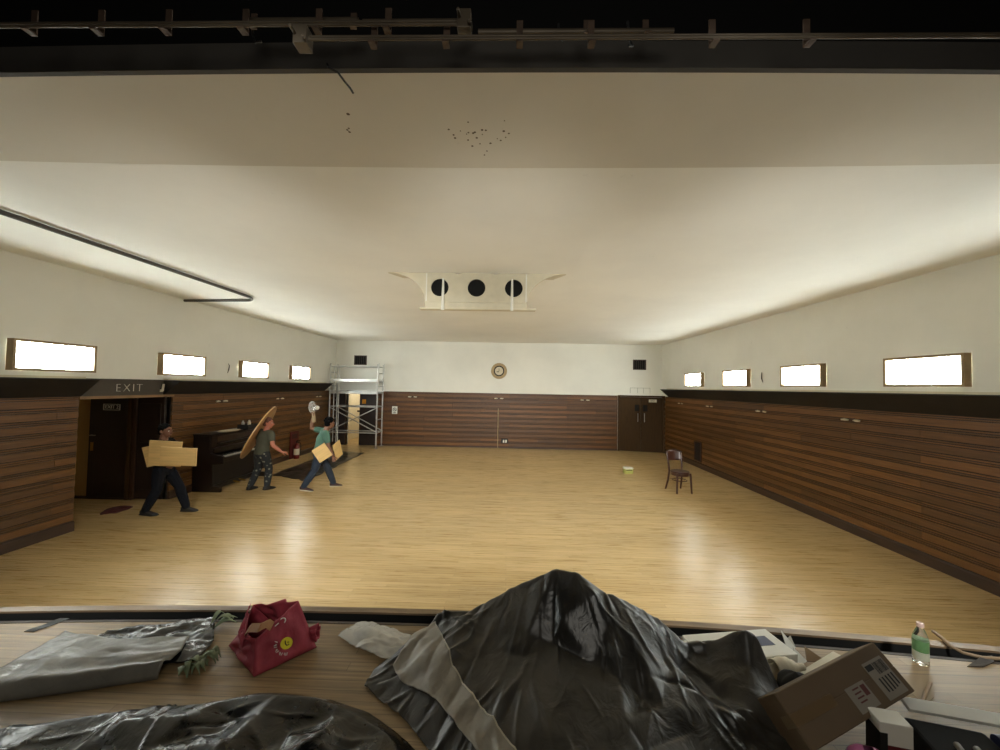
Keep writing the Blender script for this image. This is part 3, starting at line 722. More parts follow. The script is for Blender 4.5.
# ================================================================ people carrying things through the hall
def etube(mb, secs, n=18):
    """secs: (centre, right half-width, front half-depth, right axis, front axis)"""
    rings = []
    for c, a, b, ra, fa in secs:
        c = Vector(c); ra = Vector(ra).normalized(); fa = Vector(fa).normalized()
        rings.append([c+ra*(math.cos(2*PI*k/n)*a)+fa*(math.sin(2*PI*k/n)*b) for k in range(n)])
    vs = [v for r in rings for v in r]; m = len(rings)
    fs = [(i*n+k, i*n+(k+1) % n, (i+1)*n+(k+1) % n, (i+1)*n+k) for i in range(m-1) for k in range(n)]
    fs += [tuple(range(n))[::-1], tuple(range((m-1)*n, m*n))]
    mb.add(vs, fs)
def limb(mb, pts, rads, n=12):
    P_ = [Vector(p) for p in pts]; path = []; rr = []
    for i in range(len(P_)-1):
        for t in (0, .2, .4, .6, .8):
            path.append(P_[i].lerp(P_[i+1], t)); bulge = 1+.10*math.sin(PI*t) if i else 1+.06*math.sin(PI*t)
            rr.append((rads[i]+(rads[i+1]-rads[i])*t)*bulge)
    path.append(P_[-1]); rr.append(rads[-1])
    mb.tube(path, rr, n)
    for p, r in zip(P_, rads): mb.ball(p, r*.98, 10)
def hand(mb, wrist, d, pn_, curl, s=1.0):
    """palm, four unequal fingers bent towards pn_ and a thumb off the side"""
    wrist = Vector(wrist); d = Vector(d).normalized(); pn_ = Vector(pn_); pn_ = (pn_-d*pn_.dot(d)).normalized(); sd = d.cross(pn_)
    etube(mb, [(wrist, .024*s, .017*s, sd, pn_), (wrist+d*.03*s, .034*s, .017*s, sd, pn_), (wrist+d*.07*s, .041*s, .016*s, sd, pn_), (wrist+d*.092*s, .038*s, .012*s, sd, pn_)], 12)
    for o, l in ((-.030, .062), (-.010, .076), (.011, .071), (.031, .055)):
        p = wrist+d*.086*s+sd*o*s; a = 0; pts = [p-d*.012*s, p]; q = p
        for j, f in enumerate((.44, .32, .24)):
            a += curl*(.8 if j == 0 else 1.0); q = q+(d*math.cos(a)+pn_*math.sin(a))*l*f*s; pts.append(q)
        mb.tube(pts, [.0095*s, .0095*s, .009*s, .0085*s, .0065*s], 8)
    p = wrist+d*.028*s-sd*.028*s; q = p+(d*.5-sd*.75+pn_*.35).normalized()*.04*s; r = q+(d*.75-sd*.2+pn_*(.35+curl*.3)).normalized()*.032*s; e = r+(d*.8+pn_*.5).normalized()*.022*s
    mb.tube([p, q, r, e], [.013*s, .0115*s, .0105*s, .007*s], 8)

def remeshed(mb, name, m, parent, vox, it=3):
    o = mb.build(name, m, parent, smooth=True)
    md = o.modifiers.new('skin', 'REMESH'); md.mode = 'VOXEL'; md.voxel_size = vox; md.use_smooth_shade = True
    sm = o.modifiers.new('soften', 'SMOOTH'); sm.factor = .5; sm.iterations = it
    return o

def person(label, loc, heading, J, mats, hair='short', head_yaw=0, head_tilt=0, curlR=.8, curlL=.8, palmR=(0, 1, 0), palmL=(0, -1, 0), sleeve=.62, long_hem=0):
    root = thing('person', label, 'person', loc, heading)
    skin, shirt, trouser, hairm, shoe = mats
    V = {k: Vector(v) for k, v in J.items()}
    fw, lf, up = Vector((1, 0, 0)), Vector((0, 1, 0)), Vector((0, 0, 1))
    def torso(mb, g, lo=0, hi=1.0):
        pel, wa, chs, nb = V['pelvis'], V['waist'], V['chest'], V['neckbase']
        shl = (V['shR']-V['shL']).normalized(); fr = up.cross(shl); fr = Vector((fr.x, fr.y, 0)).normalized()*-1
        secs = [(pel-up*.10, .10, .085), (pel-up*.04, .155, .115), (pel+up*.03, .158, .112), (wa, .138, .098), (wa.lerp(chs, .5), .150, .105), (chs, .165, .112), (chs.lerp(nb, .45), .165, .105), (chs.lerp(nb, .75), .135, .085), (nb, .075, .062)]
        secs = secs[lo:]
        etube(mb, [(c, a+g, b+g, lf, fw) for c, a, b in secs], 20)
    def head(mb):
        ya = R(head_yaw); hf = Vector((math.cos(ya), math.sin(ya), -math.sin(R(head_tilt)))).normalized(); hl = up.cross(hf).normalized(); hu = hf.cross(hl)
        c = V['head']; mt = Matrix((hf, hl, hu)).transposed()
        T = lambda x, y, z: c+hf*x+hl*y+hu*z
        mb.ball(T(-.008, 0, .03), (.094, .076, .085), 18, mt.to_4x4())
        etube(mb, [(T(.012, 0, .04), .074, .078, hl, hf), (T(.016, 0, -.01), .070, .078, hl, hf), (T(.022, 0, -.055), .056, .066, hl, hf), (T(.032, 0, -.092), .036, .042, hl, hf), (T(.036, 0, -.108), .022, .026, hl, hf)], 18)
        mb.tube([T(.086, 0, .012), T(.100, 0, -.01), T(.112, 0, -.034), T(.092, 0, -.040)], [.009, .011, .015, .011], 10)     # nose
        mb.tube([T(.078, -.045, .026), T(.089, 0, .022), T(.078, .045, .026)], [.008, .012, .008], 8)                         # brow
        mb.tube([T(.078, -.022, -.064), T(.090, 0, -.062), T(.078, .022, -.064)], [.006, .009, .006], 8)                      # lips
        for s in (-1, 1):
            mb.tube([T(-.004, s*.074, .020), T(-.016, s*.086, .008), T(-.010, s*.084, -.018), T(.002, s*.074, -.034)], [.008, .013, .011, .007], 8)
        limb(mb, [V['neckbase']-up*.02, V['neck'], T(-.012, 0, -.04)], [.062, .055, .056])
        return T, hf, hl, hu, mt
    body = MB(); torso(body, 0); T, hf, hl, hu, mt = head(body)
    for s, sh, el, wr, h_, pal, cu in ((-1, 'shR', 'elR', 'wrR', 'haR', palmR, curlR), (1, 'shL', 'elL', 'wrL', 'haL', palmL, curlL)):
        limb(body, [V['chest'].lerp(V['neckbase'], .6), V[sh]], [.07, .058])
        limb(body, [V[sh], V[el], V[wr]], [.052, .040, .026])
        hand(body, V[wr], V[h_]-V[wr], pal, cu)
    for hp_, kn, an, to in (('hipR', 'knR', 'anR', 'toR'), ('hipL', 'knL', 'anL', 'toL')):
        limb(body, [V[hp_], V[kn], V[an]], [.085, .056, .036])
    remeshed(body, 'body', skin, root, .0065, 2)
    # face details
    for s in (-1, 1):
        e = MB().ball(T(.079, s*.031, .006), .0105, 10).build('eye', M['white'], root, smooth=True)
        MB().ball(T(.0865, s*.031, .006), .0055, 8).build('iris', M['ink'], e, smooth=True)
        MB().tube([T(.088, s*.014, .029), T(.090, s*.032, .034), T(.078, s*.05, .026)], [.004, .005, .003], 6).build('eyebrow', hairm, root, smooth=True)
    MB().tube([T(.082, -.022, -.064), T(.0985, 0, -.063), T(.082, .022, -.064)], [.003, .005, .003], 6).build('mouth', mat('lip', (120, 62, 54), .5), root, smooth=True)
    # clothes
    sh_ = MB(); torso(sh_, .014, 2 if not long_hem else 1)
    for s, el in (('shR', 'elR'), ('shL', 'elL')):
        limb(sh_, [V['chest'].lerp(V['neckbase'], .6), V[s]], [.082, .071])
        limb(sh_, [V[s], V[s].lerp(V[el], sleeve)], [.069, .064])
    if sleeve >= 1:
        for e_, w_2 in (('elR', 'wrR'), ('elL', 'wrL')): limb(sh_, [V[e_], V[e_].lerp(V[w_2], .92)], [.058, .042])
    remeshed(sh_, 'shirt', shirt, root, .008, 4)
    tr = MB()
    etube(tr, [(V['pelvis']-up*.12, .12, .10, lf, fw), (V['pelvis']-up*.05, .17, .13, lf, fw), (V['pelvis']+up*.03, .168, .122, lf, fw), (V['waist']-up*.04, .152, .11, lf, fw)], 20)
    for hp_, kn, an in (('hipR', 'knR', 'anR'), ('hipL', 'knL', 'anL')):
        limb(tr, [V[hp_], V[kn], V[an]+up*.0], [.100, .074, .060])
    remeshed(tr, 'trousers', trouser, root, .008, 4)
    for an, to, nm in (('anR', 'toR', 'shoe'), ('anL', 'toL', 'shoe')):
        a, t = V[an], V[to]; d = (t-a); d = Vector((d.x, d.y, 0)).normalized(); sd = up.cross(d); s = MB()
        sl = (t.z-.03-(a.z-.07))/.2                                           # slope of a lifted heel
        P2 = lambda x, z: Vector((a.x, a.y, a.z-.09))+d*x+up*(z+sl*(x+.0))
        etube(s, [(P2(-.075, .045), .026, .034, sd, up), (P2(-.05, .045), .038, .043, sd, up), (P2(.0, .05), .040, .048, sd, up), (P2(.06, .042), .042, .038, sd, up), (P2(.12, .033), .048, .029, sd, up), (P2(.165, .028), .040, .022, sd, up), (P2(.19, .024), .022, .014, sd, up)], 14)
        s.tube([a-up*.02, a+up*.03], [.046, .042], 12)
        ob = remeshed(s, nm, shoe, root, .006, 2)
        so_ = MB(); so_.prism([(-.078, -.034), (.02, -.038), (.12, -.046), (.175, -.034), (.192, 0), (.175, .034), (.12, .046), (.02, .038), (-.078, .034)], 'z', -.0, .02)
        mm = Matrix((d+up*sl, sd, up)).transposed().to_4x4(); mm.translation = Vector((a.x, a.y, a.z-.09+.001))
        so_.v = [tuple(mm @ Vector(v)) for v in so_.v]; so_.build('sole', M['cream'] if shoe.name.startswith('worn') else M['ink'], ob, bevel=.004)
    # hair: a cap of hair over the back and crown of the head
    hr = MB(); rs_ = random.Random(5)
    if hair != 'cap':
        hr.ball(T(-.02, 0, .045), (.097, .085, .086), 18, mt.to_4x4()); hr.ball(T(-.045, 0, -.0), (.066, .078, .082), 16, mt.to_4x4())
        for _ in range(60 if hair == 'curly' else 26):
            a = rs_.uniform(0, 2*PI); z = rs_.uniform(-.1, 1); q = math.sqrt(max(0, 1-z*z))
            x, y, zz = -.02+.090*q*math.cos(a), .078*q*math.sin(a), .048+.078*z
            if x > .045 and zz < .075: continue
            hr.ball(T(x, y, zz), rs_.uniform(.018, .03) if hair == 'curly' else .016, 8)
        remeshed(hr, 'hair', hairm, root, .006, 2)
    else:
        hr.ball(T(-.012, 0, .05), (.098, .082, .07), 18, mt.to_4x4()); etube(hr, [(T(.06, 0, .052), .06, .01, hl, hu), (T(.11, 0, .046), .055, .006, hl, hu), (T(.145, 0, .038), .03, .004, hl, hu)], 14)
        remeshed(hr, 'cap', hairm, root, .006, 2)
    return root

skinA = mat('skin_warm', (118, 80, 60), .55, var=.06, scale=12); skinB = mat('skin_ruddy', (172, 106, 84), .55, var=.06, scale=12)
darkcloth = mat('black_cotton', (15, 15, 17), .95, var=.2, scale=20, spec=.2); navy = mat('dark_navy_trousers', (17, 19, 26), .9, var=.2, scale=14, spec=.2)
olive = mat('olive_grey_tee', (74, 74, 60), .9, var=.1, scale=10); teal = mat('teal_green_tee', (70, 102, 88), .9, var=.1, scale=6)
denim = mat('blue_denim', (33, 43, 58), .85, var=.2, scale=10); hairk = mat('black_hair', (9, 8, 8), .85, var=.3, scale=40, spec=.1)
shoeD = mat('black_shoe', (26, 22, 22), .5); shoeW = mat('worn_red_black_shoe', (58, 30, 28), .6, var=.4, scale=14)
hairr = mat('cropped_brown_hair', (92, 56, 44), .7, var=.2, scale=40)
m_, nt_2, b_ = new_mat('patterned_trousers')
v_ = nt_2.nodes.new('ShaderNodeTexVoronoi'); v_.inputs['Scale'].default_value = 13
tcx = nt_2.nodes.new('ShaderNodeTexCoord'); nt_2.links.new(tcx.outputs['Object'], v_.inputs['Vector'])
rp_ = nt_2.nodes.new('ShaderNodeValToRGB'); rp_.color_ramp.elements[0].position = .18; rp_.color_ramp.elements[0].color = lin(120, 120, 108); rp_.color_ramp.elements[1].position = .30; rp_.color_ramp.elements[1].color = lin(34, 36, 38)
nt_2.links.new(v_.outputs['Distance'], rp_.inputs['Fac']); nt_2.links.new(rp_.outputs['Color'], b_.inputs['Base Color']); b_.inputs['Roughness'].default_value = .9
pattern = m_

person('person in dark clothes striding right with a bundle of pale boards', (-5.86, 6.50, 0), R(12), dict(
    pelvis=(-.10, 0, .79), waist=(-.11, 0, .92), chest=(-.12, 0, 1.09), neckbase=(-.12, 0, 1.26), neck=(-.11, 0, 1.32), head=(-.09, 0, 1.42),
    shR=(-.11, -.17, 1.22), elR=(-.12, -.22, .97), wrR=(.06, -.20, .86), haR=(.16, -.20, .84), shL=(-.11, .17, 1.22), elL=(-.02, .24, .98), wrL=(.17, .10, .96), haL=(.24, .0, .96),
    hipR=(-.10, -.09, .77), knR=(-.13, -.09, .43), anR=(-.29, -.08, .10), toR=(-.11, -.08, .03), hipL=(-.10, .09, .77), knL=(.10, .09, .45), anL=(.23, .08, .09), toL=(.42, .08, .03)),
    (skinA, darkcloth, navy, hairk, shoeD), 'short', head_yaw=-10, palmR=(0, -1, .6), palmL=(.3, -1, 0), sleeve=1.0, curlR=1.0)
person('person in olive grey tee and patterned trousers carrying the round table top', (-5.27, 8.06, 0), R(72), dict(
    pelvis=(0, 0, .80), waist=(0, -.01, .93), chest=(.02, -.03, 1.09), neckbase=(.04, -.05, 1.26), neck=(.05, -.07, 1.32), head=(.06, -.08, 1.42),
    shR=(.03, -.21, 1.21), elR=(-.02, -.33, .97), wrR=(.09, -.45, .83), haR=(.15, -.52, .81), shL=(.03, .11, 1.23), elL=(.06, .22, .98), wrL=(.14, .30, .75), haL=(.17, .33, .67),
    hipR=(0, -.09, .78), knR=(.10, -.10, .44), anR=(.06, -.11, .09), toR=(.24, -.13, .03), hipL=(0, .09, .78), knL=(.05, .15, .43), anL=(-.08, .20, .09), toL=(.1, .22, .03)),
    (skinB, olive, pattern, hairr, shoeD), 'short', head_yaw=-55, palmR=(0, .2, -1), palmL=(0, 1, .3), sleeve=.55, long_hem=1, curlR=.5, curlL=.9)
person('person in teal green tee and jeans with a silver fan on the shoulder', (-4.05, 8.24, 0), R(34), dict(
    pelvis=(-.06, 0, .80), waist=(-.04, 0, .93), chest=(.0, 0, 1.09), neckbase=(.05, 0, 1.26), neck=(.08, 0, 1.32), head=(.13, 0, 1.42),
    shR=(.04, -.17, 1.22), elR=(.09, -.22, .95), wrR=(.18, -.26, .73), haR=(.20, -.27, .64), shL=(.03, .17, 1.24), elL=(-.20, .24, 1.30), wrL=(-.18, .22, 1.55), haL=(-.17, .21, 1.65),
    hipR=(-.06, -.09, .78), knR=(-.15, -.09, .44), anR=(-.35, -.09, .12), toR=(-.17, -.09, .03), hipL=(-.06, .09, .78), knL=(.12, .09, .45), anL=(.26, .09, .09), toL=(.45, .08, .03)),
    (skinA, teal, denim, hairk, shoeW), 'curly', head_yaw=15, palmR=(0, -1, 0), palmL=(-1, 0, 0), sleeve=.6, curlR=1.0, curlL=1.1)

# what they carry
boardm = mat('pale_pine_board', (206, 172, 112), .55, var=.14, scale=2, stretch=(1, 1, 14))
def board(label, c, w_, h_, t, rx, ry, rz, group, m=None, name='pine_board'):
    o = MB().box(-w_/2, w_/2, -t/2, t/2, -h_/2, h_/2).build(name, m or boardm, bevel=.003)
    o.location = c; o.rotation_euler = (R(rx), R(ry), R(rz)); return tag(o, label, 'board', group)
gb = 'boards carried by the person in dark clothes'
board('front pale board with end nearest the piano, in the carried bundle', (-5.45, 6.20, 1.045), .54, .30, .022, 4, 3, 10, gb)
board('middle pale board rising highest in the carried bundle', (-5.72, 6.245, 1.08), .48, .42, .022, 3, 4, 12, gb)
board('rear pale board tilted at the back of the carried bundle', (-5.93, 6.22, 1.04), .22, .34, .022, 3, -14, 4, gb)
gd = 'drawer fronts under the arm of the teal shirted person'
board('square pale drawer front hanging at an angle under the arm', (-3.90, 7.93, .84), .29, .31, .02, 0, -33, 18, gd)
board('narrow pale board gripped ahead of the square drawer front', (-3.70, 8.22, .86), .24, .36, .018, 0, -22, 80, gd)
tt = thing('table_top', 'round wooden table top carried upright at the olive shirted person', 'table top', (-5.44, 8.2, 1.21))
nrm = Vector((.82, .31, -.46)).normalized(); tt.rotation_euler = nrm.to_track_quat('Z', 'Y').to_euler()
MB().lathe([(0, -.014), (.60, -.014), (.615, -.006), (.615, .008), (.605, .014), (0, .014)], 56).build('top', mat('round_top_wood', (162, 122, 80), .45, var=.12, scale=3, stretch=(1, 8, 1)), tt, smooth=40)
MB().lathe([(.606, -.012), (.622, -.012), (.622, .010), (.606, .010)], 56).build('rim', mat('round_top_rim', (188, 150, 102), .4), tt, smooth=40)
fn_ = thing('desk_fan', 'small silver fan raised on the shoulder above the teal shirt', 'fan', (-4.31, 8.33, 1.55), rot=(R(0), R(-8), R(-30)))
MB().tube([(0, 0, -.12), (0, 0, .02), (0, 0, .14)], [.045, .04, .03], 12).build('stem', mat('fan_tan_stem', (150, 128, 96), .5), fn_)
MB().ball((.02, .07, .20), (.05, .06, .05), 14).build('motor', M['white'], fn_, smooth=True)
cg = MB()
for r in (.03, .065, .10, .125): cg.tube([(r*math.cos(a), -.03-.02*(1-(r/.125)**2), .22+r*math.sin(a)) for a in [2*PI*i/28 for i in range(29)]], .0035, 6, caps=False)
for i in range(14):
    a = 2*PI*i/14; cg.tube([(.03*math.cos(a), -.049, .22+.03*math.sin(a)), (.09*math.cos(a), -.042, .22+.09*math.sin(a)), (.125*math.cos(a), -.03, .22+.125*math.sin(a)), (.125*math.cos(a), .02, .22+.125*math.sin(a))], .003, 5)
cg.build('cage', M['steel'], fn_)
bl_ = MB()
for i in range(4):
    a = 2*PI*i/4
    bl_.grid(lambda u, v, a=a: ((.02+.085*u)*math.cos(a+(v-.5)*1.0), -.01+(v-.5)*.03, .22+(.02+.085*u)*math.sin(a+(v-.5)*1.0)), 4, 4)
bl_.build('blades', M['chrome'], fn_, thick=.003)

# ================================================================ sheets of plastic film, shaped from measured high and low points
import numpy as np
from mathutils.geometry import delaunay_2d_cdt
def interp1(tab, t): return np.interp(t, [a for a, b in tab], [b for a, b in tab])
def film_heights(ctrl, X, Y):
    """height over (X, Y) by linear interpolation in the triangulated control points"""
    pts = [Vector((a, b)) for a, b, c in ctrl]
    vo, eo, fo_, ov, oe, of = delaunay_2d_cdt(pts, [], [], 0, 1e-5)
    zs = [ctrl[o_[0]][2] for o_ in ov]; Z = np.full(X.shape, ZS)
    for f in fo_:
        a, b, c = (vo[i] for i in f); d = (b.y-c.y)*(a.x-c.x)+(c.x-b.x)*(a.y-c.y)
        if abs(d) < 1e-9: continue
        w1 = ((b.y-c.y)*(X-c.x)+(c.x-b.x)*(Y-c.y))/d; w2 = ((c.y-a.y)*(X-c.x)+(a.x-c.x)*(Y-c.y))/d; w3 = 1-w1-w2
        ins = (w1 > -1e-4) & (w2 > -1e-4) & (w3 > -1e-4)
        Z = np.where(ins, w1*zs[f[0]]+w2*zs[f[1]]+w3*zs[f[2]], Z)
    return Z
def film(ctrl, lo, hi, t0, t1, nu, nv, along, seed, n_crease, amp, smooth_n, length=(.12, .40), radial=None, edge_drop=True):
    """grid of points; rows run along the axis 'along', between the edge curves lo and hi"""
    t = np.linspace(t0, t1, nv+1)[:, None]; u = np.linspace(0, 1, nu+1)[None, :]
    a = interp1(lo, t); b = interp1(hi, t); S = a*(1-u)+b*u; T = np.broadcast_to(t, S.shape)
    X, Y = (S, T) if along == 'x' else (T, S)
    Z = film_heights(ctrl, X, Y)
    for _ in range(smooth_n):
        P_ = np.pad(Z, 1, mode='edge'); Z = (P_[:-2, 1:-1]+P_[2:, 1:-1]+P_[1:-1, :-2]+P_[1:-1, 2:]+2*Z)/6
    rg = np.random.RandomState(seed); x0, x1, y0, y1 = X.min(), X.max(), Y.min(), Y.max()
    for k_ in range(n_crease):
        cx_, cy_ = rg.uniform(x0, x1), rg.uniform(y0, y1)
        if radial is not None and rg.rand() < .65: an = math.atan2(cy_-radial[1], cx_-radial[0])+rg.normal(0, .35)
        else: an = rg.uniform(0, PI)
        L_ = rg.uniform(*length)/2; w_ = rg.uniform(.004, .020); am = amp*rg.uniform(.35, 1.2)*(1 if rg.rand() < .65 else -1); bend = rg.normal(0, .9)
        dx, dy = X-cx_, Y-cy_; s = dx*math.cos(an)+dy*math.sin(an); d = -dx*math.sin(an)+dy*math.cos(an)-bend*s*s
        Z = Z+am*np.exp(-np.abs(d)/w_)*np.clip(1-(s/L_)**2, 0, 1)
    Z = np.maximum(Z, ZS+.004)
    return X, Y, Z
def film_mesh(X, Y, Z):
    mb = MB(); h, w_ = X.shape
    mb.v = list(zip(X.ravel().tolist(), Y.ravel().tolist(), Z.ravel().tolist()))
    mb.f = [(j*w_+i, j*w_+i+1, (j+1)*w_+i+1, (j+1)*w_+i) for j in range(h-1) for i in range(w_-1)]
    return mb
HEAP = [(-.63, 1.92, .835), (-.57, 2.02, .88), (-.51, 2.09, .92), (-.41, 2.12, .97), (-.38, 2.16, 1.03), (-.19, 2.14, 1.07), (-.03, 2.14, 1.15), (.13, 2.13, 1.24), (.27, 2.08, 1.335), (.37, 2.06, 1.325), (.49, 2.02, 1.26), (.70, 2.04, 1.16), (.83, 2.03, 1.08), (.93, 2.01, 1.0), (.97, 1.99, .965), (1.07, 2.0, 1.03), (1.15, 1.97, 1.10), (1.20, 1.95, 1.125), (1.25, 1.95, 1.10), (1.265, 1.92, 1.03), (1.265, 1.87, .96), (1.235, 1.79, .90), (1.15, 1.66, .86),
        (-.29, 1.92, .99), (-.06, 1.90, 1.015), (.11, 1.90, 1.09), (.28, 1.90, 1.17), (.45, 1.95, 1.265), (-.23, 1.83, .97), (-.11, 1.65, .95), (.02, 1.49, .945), (-.51, 1.90, .87), (-.33, 1.72, .88), (-.15, 1.54, .885),
        (.24, 1.88, 1.06), (.41, 1.80, 1.03), (.12, 1.81, 1.04), (.24, 1.65, 1.02), (.14, 1.52, .985), (.49, 1.87, 1.16), (.72, 1.93, 1.11), (.62, 1.83, 1.10), (.60, 1.68, .965), (.51, 1.71, 1.03), (.78, 1.88, 1.03), (1.16, 1.85, 1.0), (1.05, 1.72, .92), (.90, 1.81, .91), (.85, 1.89, .945),
        (.32, 1.47, .98), (.48, 1.55, .995), (.66, 1.62, .985), (.89, 1.66, .955), (1.01, 1.66, .935), (.73, 1.55, .93), (.52, 1.46, .955), (.97, 1.59, .88), (-.01, 1.36, .90), (.20, 1.34, .93), (.47, 1.36, .92), (.80, 1.46, .87),
        # skirts: where the sheet meets the boards
        (-.46, 2.32, .826), (-.1, 2.36, .826), (.3, 2.34, .826), (.6, 2.33, .826), (.9, 2.25, .826), (1.2, 2.12, .826), (1.33, 1.96, .826), (1.33, 1.86, .826), (1.27, 1.74, .826), (1.20, 1.62, .826), (1.12, 1.45, .826), (1.0, 1.15, .826), (.5, 1.12, .826), (.1, 1.12, .826), (-.05, 1.3, .826), (-.24, 1.5, .826), (-.44, 1.7, .826), (-.69, 1.88, .826), (-.68, 1.98, .826), (-.60, 2.12, .826)]
FRONT = [(-2.3, 1.49, .85), (-2.02, 1.53, .88), (-1.84, 1.57, .885), (-1.62, 1.63, .885), (-1.34, 1.68, .88), (-1.25, 1.70, .885), (-1.10, 1.71, .915), (-1.0, 1.70, .925), (-.83, 1.69, .92), (-.65, 1.66, .89), (-.47, 1.58, .875), (-.36, 1.50, .86),
         (-2.2, 1.42, .88), (-1.9, 1.45, .90), (-1.55, 1.55, .915), (-1.30, 1.58, .92), (-1.62, 1.42, .87), (-1.35, 1.45, .90), (-1.15, 1.56, .87), (-1.05, 1.45, .93), (-.86, 1.55, .89), (-.72, 1.48, .925), (-.60, 1.52, .87), (-.50, 1.42, .90), (-2.1, 1.25, .86), (-1.75, 1.28, .92), (-1.4, 1.25, .87), (-1.0, 1.25, .90), (-.7, 1.25, .87), (-.45, 1.25, .88),
         (-2.35, 1.54, .826), (-1.84, 1.63, .826), (-1.3, 1.755, .826), (-1.05, 1.80, .826), (-.80, 1.79, .826), (-.60, 1.73, .826), (-.40, 1.61, .826), (-.27, 1.50, .826), (-.25, .95, .826), (-1.2, .95, .826), (-2.35, .95, .826)]

# ================================================================ things lying on the stage
def sheet_mat(name, rgb, rough, dust, bump, dscale=3.0):
    """plastic film with patches of dry dust"""
    m, nt, b = new_mat(name); N, L = nt.nodes, nt.links
    tc = N.new('ShaderNodeTexCoord'); n1 = N.new('ShaderNodeTexNoise'); n1.inputs['Scale'].default_value = dscale; n1.inputs['Detail'].default_value = 7; n1.inputs['Roughness'].default_value = .62
    L.new(tc.outputs['Object'], n1.inputs['Vector'])
    r = N.new('ShaderNodeValToRGB'); c = lin(*rgb); d = lin(*dust)
    r.color_ramp.elements[0].position = .38; r.color_ramp.elements[0].color = c; r.color_ramp.elements[1].position = .72; r.color_ramp.elements[1].color = d
    L.new(n1.outputs['Fac'], r.inputs['Fac']); L.new(r.outputs['Color'], b.inputs['Base Color'])
    q = N.new('ShaderNodeMapRange'); q.inputs['From Min'].default_value = .35; q.inputs['From Max'].default_value = .7; q.inputs['To Min'].default_value = rough; q.inputs['To Max'].default_value = rough+.22
    L.new(n1.outputs['Fac'], q.inputs['Value']); L.new(q.outputs[0], b.inputs['Roughness'])
    n2 = N.new('ShaderNodeTexNoise'); n2.inputs['Scale'].default_value = 9; n2.inputs['Detail'].default_value = 3; n2.inputs['Distortion'].default_value = 1.2
    L.new(tc.outputs['Object'], n2.inputs['Vector'])
    bp = N.new('ShaderNodeBump'); bp.inputs['Strength'].default_value = bump; bp.inputs['Distance'].default_value = .02
    L.new(n2.outputs['Fac'], bp.inputs['Height']); L.new(bp.outputs['Normal'], b.inputs['Normal'])
    return m
tarpm = sheet_mat('black_tarpaulin', (29, 28, 26), .28, (66, 62, 55), .4)
tarpk = sheet_mat('shiny_black_tarpaulin', (13, 13, 13), .20, (27, 26, 24), .3)
greym = sheet_mat('dusty_grey_film', (112, 106, 94), .36, (140, 132, 116), .3, 5)
LO = [(1.12, .10), (1.30, -.04), (1.50, -.23), (1.70, -.43), (1.88, -.68), (1.98, -.67), (2.12, -.59), (2.33, -.45)]
HI = [(1.12, 1.0), (1.45, 1.11), (1.62, 1.19), (1.74, 1.26), (1.86, 1.325), (1.96, 1.325), (2.12, 1.19), (2.33, .75)]
HX, HY, HZ = film(HEAP, LO, HI, 1.14, 2.33, 260, 180, 'x', 23, 190, .014, 6, radial=(.3, 2.35))
hp_o = tag(film_mesh(HX, HY, HZ).build('tarpaulin', tarpm, smooth=True, thick=.003, fix=False), 'large black tarpaulin heaped to a peak in the middle of the stage edge', 'tarpaulin')
# its folded-back grey flap on the left, with the pale crease of the fold
CR = [(1.30, .16), (1.49, .02), (1.65, -.11), (1.85, -.25), (1.92, -.28), (2.14, -.39)]
LF = [(1.30, .09), (1.49, -.10), (1.72, -.30), (1.86, -.50), (1.95, -.56), (2.10, -.50), (2.14, -.45)]
tt_ = np.linspace(1.30, 2.13, 70)[:, None]; uu_ = np.linspace(0, 1, 26)[None, :]
FX = interp1(LF, tt_)*(1-uu_)+interp1(CR, tt_)*uu_; FY = np.broadcast_to(tt_, FX.shape)
fi = np.clip((FY-1.14)/(2.33-1.14)*180, 0, 179.999); a_, b_q = interp1(LO, FY), interp1(HI, FY); fj = np.clip((FX-a_)/(b_q-a_)*260, 0, 259.999)
i0, j0 = fi.astype(int), fj.astype(int); fu, fv = fj-j0, fi-i0
FZ = HZ[i0, j0]*(1-fu)*(1-fv)+HZ[i0, j0+1]*fu*(1-fv)+HZ[i0+1, j0]*(1-fu)*fv+HZ[i0+1, j0+1]*fu*fv
FZ = FZ+.014+.010*(1-uu_)+.004*np.sin(FX*31+FY*17)+.003*np.sin(FX*12-FY*43)
fl = film_mesh(FX, FY-.008, FZ).build('folded_flap', greym, hp_o, smooth=True, thick=.003, fix=False); fl['label'] = 'dusty grey folded flap'
MB().tube([(FX[q, -1], FY[q, -1]-.010, FZ[q, -1]+.001) for q in range(70)], .0035, 6).build('fold_crease', mat('pale_crease', (158, 150, 132), .4), fl, smooth=True)
X_, Y_, Z_ = film(FRONT, [(-2.35, .95), (-.25, .95)], [(-2.35, 1.54), (-2.0, 1.60), (-1.84, 1.63), (-1.3, 1.755), (-1.05, 1.80), (-.80, 1.79), (-.60, 1.73), (-.40, 1.61), (-.27, 1.50)], -2.35, -.27, 110, 230, 'y', 5, 130, .011, 4)
tag(film_mesh(X_, Y_, Z_).build('tarpaulin', tarpk, smooth=True, thick=.003, fix=False), 'flat black tarpaulin crumpled along the bottom left front of the stage', 'tarpaulin')

